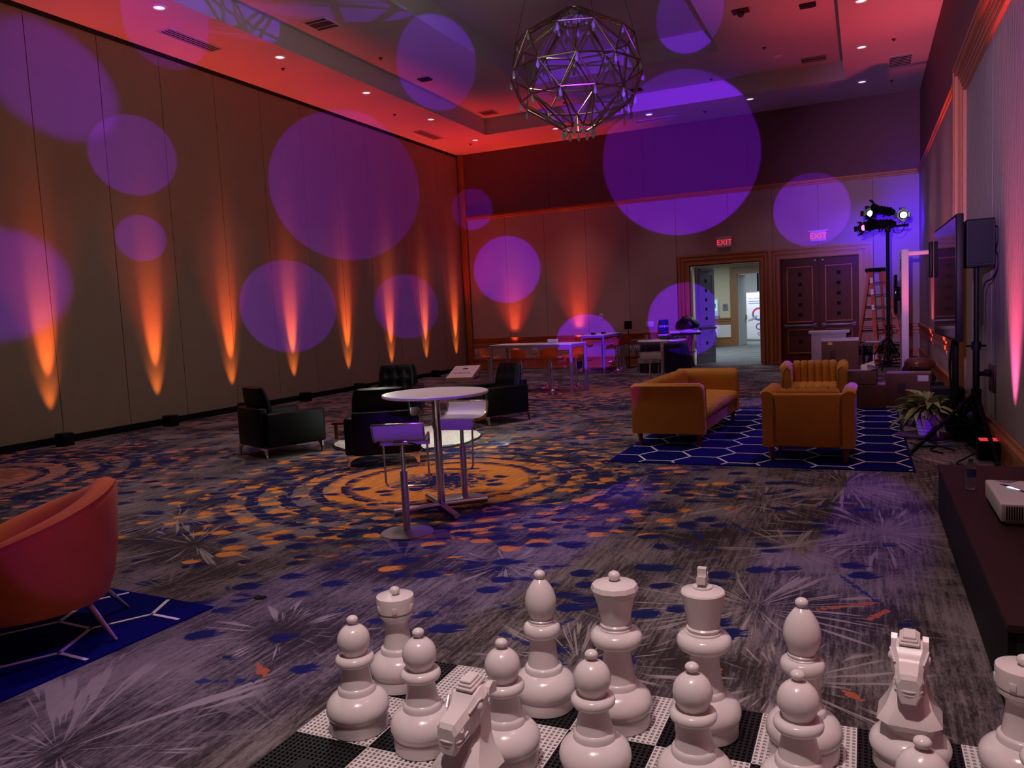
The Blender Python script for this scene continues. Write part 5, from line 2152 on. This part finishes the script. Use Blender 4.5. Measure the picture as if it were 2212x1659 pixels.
# ================================================================== FOREGROUND RIGHT: dark low table, projector, bottle
t = thing('low_console', 'long dark brown low table along the right side of the foreground', 'table', (.85, 5.05, 0))
g = G()
g.bb(-.36, .35, -1.62, 1.58, .335, .37, .003, 1)
g.done('tabletop', 'tablebrown', t)
g = G()
g.bb(-.355, -.325, -1.60, 1.56, 0, .335)
g.done('side_panel', 'black', t, smooth=0)
g = G()
g.bb(.31, .34, -1.60, 1.56, 0, .335)
g.bb(-.325, .31, 1.53, 1.56, 0, .335)
g.bb(-.325, .31, -1.60, -1.57, 0, .335)
g.done('end_panel', 'blackmatte', t, smooth=0)
t = thing('projector', 'white short-throw projector with glowing lens slot on the dark low table', 'projector', (.93, 5.22, .372), R(0))
g = G()
g.bb(-.26, .26, -.30, .33, .015, .12, .012, 3)
g.done('body', 'white', t)
g = G()
for k in range(40):
    x = -.235 + k * .0118
    g.bb(x, x + .0062, -.304, -.298, .03, .105)
g.done('grille', 'ventdark', t)
g = G()
g.prism([(-.215, .30), (-.085, .31), (-.145, .235)], 2, .1185, .1215)
g.done('sensor_window', 'inkgrey', t)
g = G()
g.prism([(-.20, .20), (-.17, .20), (-.08, -.01), (-.11, .0)], 2, .1185, .1220)
g.done('lens_slot', 'ink', t)
g = G()
g.prism([(-.175, .13), (-.155, .14), (-.115, .05), (-.13, .05)], 2, .1215, .1235)
g.done('lens', 'projbeam', t)
g = G()
for sx in (-.22, .22):
    for sy in (-.26, .28):
        g.cyl((sx, sy, 0), (sx, sy, .016), .016)
g.done('foot', 'black', t)
g = G()
g.bb(-.24, .24, -.303, -.29, .012, .026)
g.done('base_trim', 'steel', t)
t = thing('water_bottle', 'clear plastic water bottle with dark green cap on the dark low table', 'bottle', (.62, 5.80, .371))
g = G()
g.lathe([(.012, .0), (.026, .002), (.031, .012), (.029, .03), (.032, .05), (.029, .065), (.031, .08), (.031, .13), (.030, .145), (.022, .165), (.013, .178), (.012, .19), (.0001, .19)], 24)
g.done('body', 'glass', t)
g = G()
g.lathe([(.0322, .085), (.0322, .128)], 24, close=False)
g.done('wrap_label', 'label', t)
g = G()
g.cyl((0, 0, .185), (0, 0, .203), .0145, n=18)
g.done('cap', 'capgreen', t)

for x, y, lb in ((-3.39, 3.58, 'black scrap lying on the carpet in front of the tub chair rug'), (-1.55, 5.62, 'tiny black crumb on the carpet right of the bistro table')):
    rnd = random.Random(int(x * -100))
    g = G()
    for k in range(7):
        g.sph((rnd.uniform(-.035, .035), rnd.uniform(-.018, .018), .006), (rnd.uniform(.012, .022), rnd.uniform(.008, .016), .007), 8, 6)
    o = tag(g.done('carpet_scrap', 'blackmatte', loc=(x, y, 0)), lb, 'scrap')
    if y > 5:
        o.scale = (.5, .5, .8)

# ================================================================== CHESS SET
BX0, BY1, PX, PY = -2.11, 3.12, .345, .372
bt = thing('chess_board', 'giant chess board of black and white lattice floor tiles', 'chess board', (BX0, BY1, 0))


def lattice(m):
    g = G()
    nb = 17
    hx, hy, hz = PX, PY, .016
    for i in range(nb + 1):
        x = i * hx / nb
        wd = .0045 if 0 < i < nb else .005
        g.bb(max(0, x - wd), min(hx, x + wd), 0, hy, .004, hz)
        y = i * hy / nb
        g.bb(0, hx, max(0, y - wd), min(hy, y + wd), .003, hz - .001)
    g.bb(.15 * hx / .345, .15 * hx / .345 + .06, hy * .42, hy * .58, .003, hz - .0005)
    return g.done('tile', m, bt, smooth=0)


tw, tb_ = lattice('tilewhite'), lattice('tileblack')
fw = fb = True
for r_ in range(5):
    for c in range(8):
        white = (r_ + c) % 2 == 1
        mt = Matrix.Translation((c * PX, -(r_ + 1) * PY, 0))
        src = tw if white else tb_
        if white and fw:
            src.matrix_local = mt
            fw = False
        elif not white and fb:
            src.matrix_local = mt
            fb = False
        else:
            clone(src, bt, mt)

TZ = .016


def base_prof(r):
    k = r / .125
    return [(.112 * k, 0), (.116 * k, .004), (.117 * k, .050), (.113 * k, .054), (.114 * k, .058), (.122 * k, .066), (.1265 * k, .082), (.1265 * k, .098), (.120 * k, .118), (.106 * k, .136), (.088 * k, .148), (.080 * k, .152), (.0755 * k, .154), (.075 * k, .172), (.071 * k, .178)]


def ball(z, r, rz=None):
    rz = rz or r
    return [(r * math.sin(PI * i / 10), z - rz * math.cos(PI * i / 10)) for i in range(1, 11)]


def torus(z, r, hh, ri):
    return [(ri + (r - ri) * math.sin(PI * i / 8) ** .7, z - hh * math.cos(PI * i / 8)) for i in range(9)]


def piece(kind, x, y, label, rz=0):
    t = thing('chess_' + kind, label, 'chess piece', (x, y, TZ), rz, 'white giant chess pieces')
    g = G()
    g.lathe(base_prof(.125 if kind == 'pawn' else .130) + [(.066, .182)], 40)
    g.done('base', 'chess', t, smooth=35)
    g = G()
    if kind == 'pawn':
        g.lathe([(.066, .178), (.060, .21), (.052, .25), (.048, .272)] + torus(.288, .078, .021, .05) + [(.05, .312)], 36)
        g.done('stem', 'chess', t, smooth=35)
        g = G()
        g.lathe([(.045, .305)] + ball(.366, .066)[2:-1] + [(.022, .428), (.013, .432), (.012, .438)], 36)
        g.done('head', 'chess', t, smooth=35)
        g = G()
        g.lathe([(.012, .432), (.012, .438)] + ball(.450, .0235, .0165), 24)
        g.done('finial', 'chess', t, smooth=35)
    elif kind == 'rook':
        g.lathe([(.066, .178), (.060, .21), (.053, .26), (.052, .29), (.060, .305), (.072, .318), (.0735, .322)], 36)
        g.done('stem', 'chess', t, smooth=35)
        g = G()
        g.lathe([(.070, .318), (.078, .322), (.080, .335), (.075, .338), (.077, .340), (.083, .346), (.085, .40), (.083, .410), (.078, .412), (.0001, .414)], 36)
        tw_ = g.done('tower', 'chess', t, smooth=35)
        for k in range(6):
            a = 2 * PI * k / 6
            g = G()
            g.box((.083 * math.cos(a), .083 * math.sin(a), .365), (.008, .022, .028), (0, 0, a), .003)
            g.done('battlement', 'chess', tw_)
        g = G()
        g.lathe([(.012, .41), (.012, .42)] + ball(.433, .0235, .0185), 24)
        g.done('finial', 'chess', t, smooth=35)
    elif kind == 'bishop':
        g.lathe([(.066, .178), (.060, .22), (.052, .28), (.050, .30)] + torus(.330, .078, .028, .05) + [(.052, .356)], 36)
        g.done('stem', 'chess', t, smooth=35)
        g = G()
        g.lathe([(.048, .350), (.052, .354), (.053, .362), (.048, .366), (.050, .369), (.052, .374), (.046, .380), (.050, .39), (.060, .415), (.0655, .44), (.064, .465), (.055, .495), (.040, .52), (.026, .538), (.016, .546), (.013, .55)], 36)
        g.done('mitre', 'chess', t, smooth=35)
        g = G()
        g.lathe([(.013, .545), (.012, .55)] + ball(.562, .0235, .0185), 24)
        g.done('finial', 'chess', t, smooth=35)
    elif kind == 'queen':
        g.lathe([(.070, .178), (.062, .22), (.053, .30), (.052, .315)] + torus(.352, .103, .034, .055) + [(.062, .384)], 36)
        g.done('stem', 'chess', t, smooth=35)
        g = G()
        g.lathe([(.060, .378), (.064, .382), (.064, .392), (.059, .396), (.061, .400), (.063, .406), (.057, .412), (.060, .43), (.066, .47), (.077, .51), (.084, .525)], 36)
        cr = g.done('crown', 'chess', t, smooth=35)
        g = G()   # scalloped rim of the crown
        rings = []
        nseg = 48
        for rr, zz in ((.080, .520), (.088, .528), (.094, .548), (.088, .566), (.070, .572), (.02, .578)):
            rings.append([((rr * (1 - .035 * abs(math.cos(6 * a)) * (rr > .075))) * math.cos(a), (rr * (1 - .035 * abs(math.cos(6 * a)) * (rr > .075))) * math.sin(a), zz) for a in [2 * PI * i / nseg for i in range(nseg)]])
        g.loft(rings)
        g.done('rim', 'chess', cr, smooth=25)
        g = G()
        g.lathe([(.016, .574), (.013, .582)] + ball(.598, .024, .02), 24)
        g.done('finial', 'chess', t, smooth=35)
    elif kind == 'king':
        g.lathe([(.070, .178), (.062, .22), (.053, .31), (.052, .325)] + torus(.362, .104, .034, .055) + [(.062, .394)], 36)
        g.done('stem', 'chess', t, smooth=35)
        g = G()
        g.lathe([(.060, .386), (.067, .390), (.067, .402), (.061, .406), (.063, .410), (.065, .418), (.058, .424), (.062, .44), (.072, .50), (.082, .548), (.083, .554), (.079, .560), (.04, .568), (.037, .570), (.037, .577), (.030, .580), (.0001, .580)], 40)
        g.done('crown', 'chess', t, smooth=35)
        g = G()
        g.prism([(-.012, .578), (.012, .578), (.010, .598), (.034, .592), (.034, .622), (.010, .616), (.014, .648), (-.014, .648), (-.010, .616), (-.034, .622), (-.034, .592), (-.010, .598)], 0, -.0165, .0165)
        g.done('cross', 'chess', t, smooth=0)
    return t


def knight(x, y, label, rz):
    """horse bust looking along local +y"""
    t = thing('chess_knight', label, 'chess piece', (x, y, TZ), rz, 'white giant chess pieces')
    t.scale = (.99, .99, .865)
    g = G()
    g.lathe(base_prof(.130) + [(.066, .182)], 40)
    g.done('base', 'chess', t, smooth=35)
    g = G()

    def sec(cy, z, w, d, tilt=0.0, ch=.35, wf=1.0):
        # octagonal section centred at (0,cy,z): half width w, half depth d; tilt rotates about x
        o = []
        for sx, sy in ((-1, -(1 - ch)), (-1, (1 - ch)), (-wf * (1 - ch), 1), (wf * (1 - ch), 1), (1, 1 - ch), (1, -(1 - ch)), (1 - ch, -1), (-(1 - ch), -1)):
            px, py = sx * w * (wf if abs(sx) < 1 else 1), sy * d
            o.append((px, cy + py * math.cos(tilt), z + py * math.sin(tilt)))
        return o
    # chest flare and neck
    g.loft([sec(0, .176, .072, .074), sec(.0, .192, .082, .084), sec(.005, .215, .102, .100), sec(.005, .235, .092, .095), sec(-.004, .27, .072, .082), sec(-.028, .32, .054, .056), sec(-.040, .37, .050, .046), sec(-.028, .42, .052, .054), sec(-.024, .455, .046, .046)])
    g.done('neck', 'chess', t, smooth=20)
    def hs(y_, top, bot, w_):
        h_ = top - bot
        return [(-w_ * .68, y_, top), (w_ * .68, y_, top), (w_, y_, top - .24 * h_), (w_ * .96, y_, bot + .36 * h_), (w_ * .58, y_, bot), (-w_ * .58, y_, bot), (-w_ * .96, y_, bot + .36 * h_), (-w_, y_, top - .24 * h_)]
    g = G()   # head: poll, brow, cheek, nose
    g.loft([hs(-.080, .500, .43, .046), hs(-.035, .508, .385, .060), hs(.008, .492, .350, .061), hs(.030, .468, .345, .050), hs(.060, .450, .336, .043), hs(.088, .442, .318, .043), hs(.108, .432, .312, .040), hs(.118, .415, .320, .033)])
    g.done('head', 'chess', t, smooth=18)
    g = G()   # squared forelock, stepped
    for k, (w_, l_) in enumerate(((.066, .092), (.054, .076), (.042, .060))):
        g.box((0, -.036 + .003 * k, .512 + .011 * k), (w_, l_, .013), (R(-10), 0, 0), .003, 1)
    g.done('forelock', 'chess', t, smooth=15)
    for s in (-1, 1):
        g = G()
        g.prism([(-.098, .462), (-.050, .470), (-.056, .496), (-.078, .510), (-.100, .500)], 0, s * .040, s * .060)
        g.done('ear', 'chess', t, smooth=15)
        g = G()
        g.sph((s * .056, .004, .452), (.012, .015, .020), 14, 10)
        g.done('eye', 'chess', t)
        g = G()   # brow ridge curving over the eye
        g.tube([(s * .056, -.022, .462), (s * .060, -.012, .476), (s * .058, .006, .480), (s * .052, .026, .464), (s * .044, .046, .446)], .0042, 6, soft=True)
        g.done('brow', 'chess', t)
        g = G()
        g.tube([(s * .036, .100, .412), (s * .042, .097, .402), (s * .042, .086, .400), (s * .040, .082, .408)], .005, 6, soft=True)
        g.done('nostril', 'chess', t)
    for z_, y_ in ((.372, .0), (.356, -.002)):   # lips around the muzzle
        g = G()
        g.tube([(.043, .056 + y_, z_ + .012), (.0415, .088 + y_, z_), (.036, .110 + y_, z_ - .002), (.0, .119 + y_, z_ - .003), (-.036, .110 + y_, z_ - .002), (-.0415, .088 + y_, z_), (-.043, .056 + y_, z_ + .012)], .0035, 6, soft=True)
        g.done('lip', 'chess', t)
    for s in (-1, 1):   # teeth between the lips
        for k in range(4):
            G().box((s * (.0425 - .0008 * k), .062 + .011 * k, .3665 + .001 * (3 - k)), (.004, .008, .010), None, .001, 1).done('tooth', 'chess', t)
    g = G()   # mane plates down the back of the neck
    g.loft([sec(-.076, .235, .016, .022), sec(-.080, .27, .020, .022), sec(-.083, .32, .020, .020), sec(-.083, .37, .020, .018), sec(-.082, .42, .020, .018), sec(-.078, .47, .018, .018)])
    g.done('mane', 'chess', t, smooth=15)
    return t


piece('rook', -1.93, 2.87, 'white rook standing at the far left corner of the board')
piece('bishop', -1.235, 2.90, 'white bishop left of the queen, teardrop head with knob')
piece('queen', -.905, 2.87, 'white queen with scalloped crown and ball on top')
piece('king', -.57, 2.91, 'white king topped with a cross')
piece('bishop', -.215, 2.88, 'white bishop right of the king, behind a pawn')
knight(.13, 2.92, 'white knight in the back row, muzzle towards the camera', R(176))
piece('rook', .465, 2.91, 'white rook cut off by the right picture edge')
PW = [(-1.885, 2.49, 'white pawn at the left end of the pawn row, before the far corner rook'), (-1.56, 2.46, 'white pawn second from the left, behind the forward knight'),
      (-1.215, 2.47, 'white pawn third from the left, beside the forward knight'), (-.875, 2.48, 'white pawn fourth from the left, in front of the queen'),
      (-.53, 2.49, 'white pawn fifth from the left, in front of the king'), (-.205, 2.54, 'white pawn sixth from the left, in front of the right bishop'),
      (.13, 2.24, 'white pawn advanced below the back-row knight, only its knob showing'), (.475, 2.55, 'white pawn at the right picture edge before the right rook')]
p0 = None
for x, y, lb in PW:
    if p0 is None:
        p0 = piece('pawn', x, y, lb)
    else:
        dup(p0, (x, y, TZ), 0, lb)
knight(-1.19, 2.135, 'white knight moved forward on the board, nose pointing to lower left', R(174))
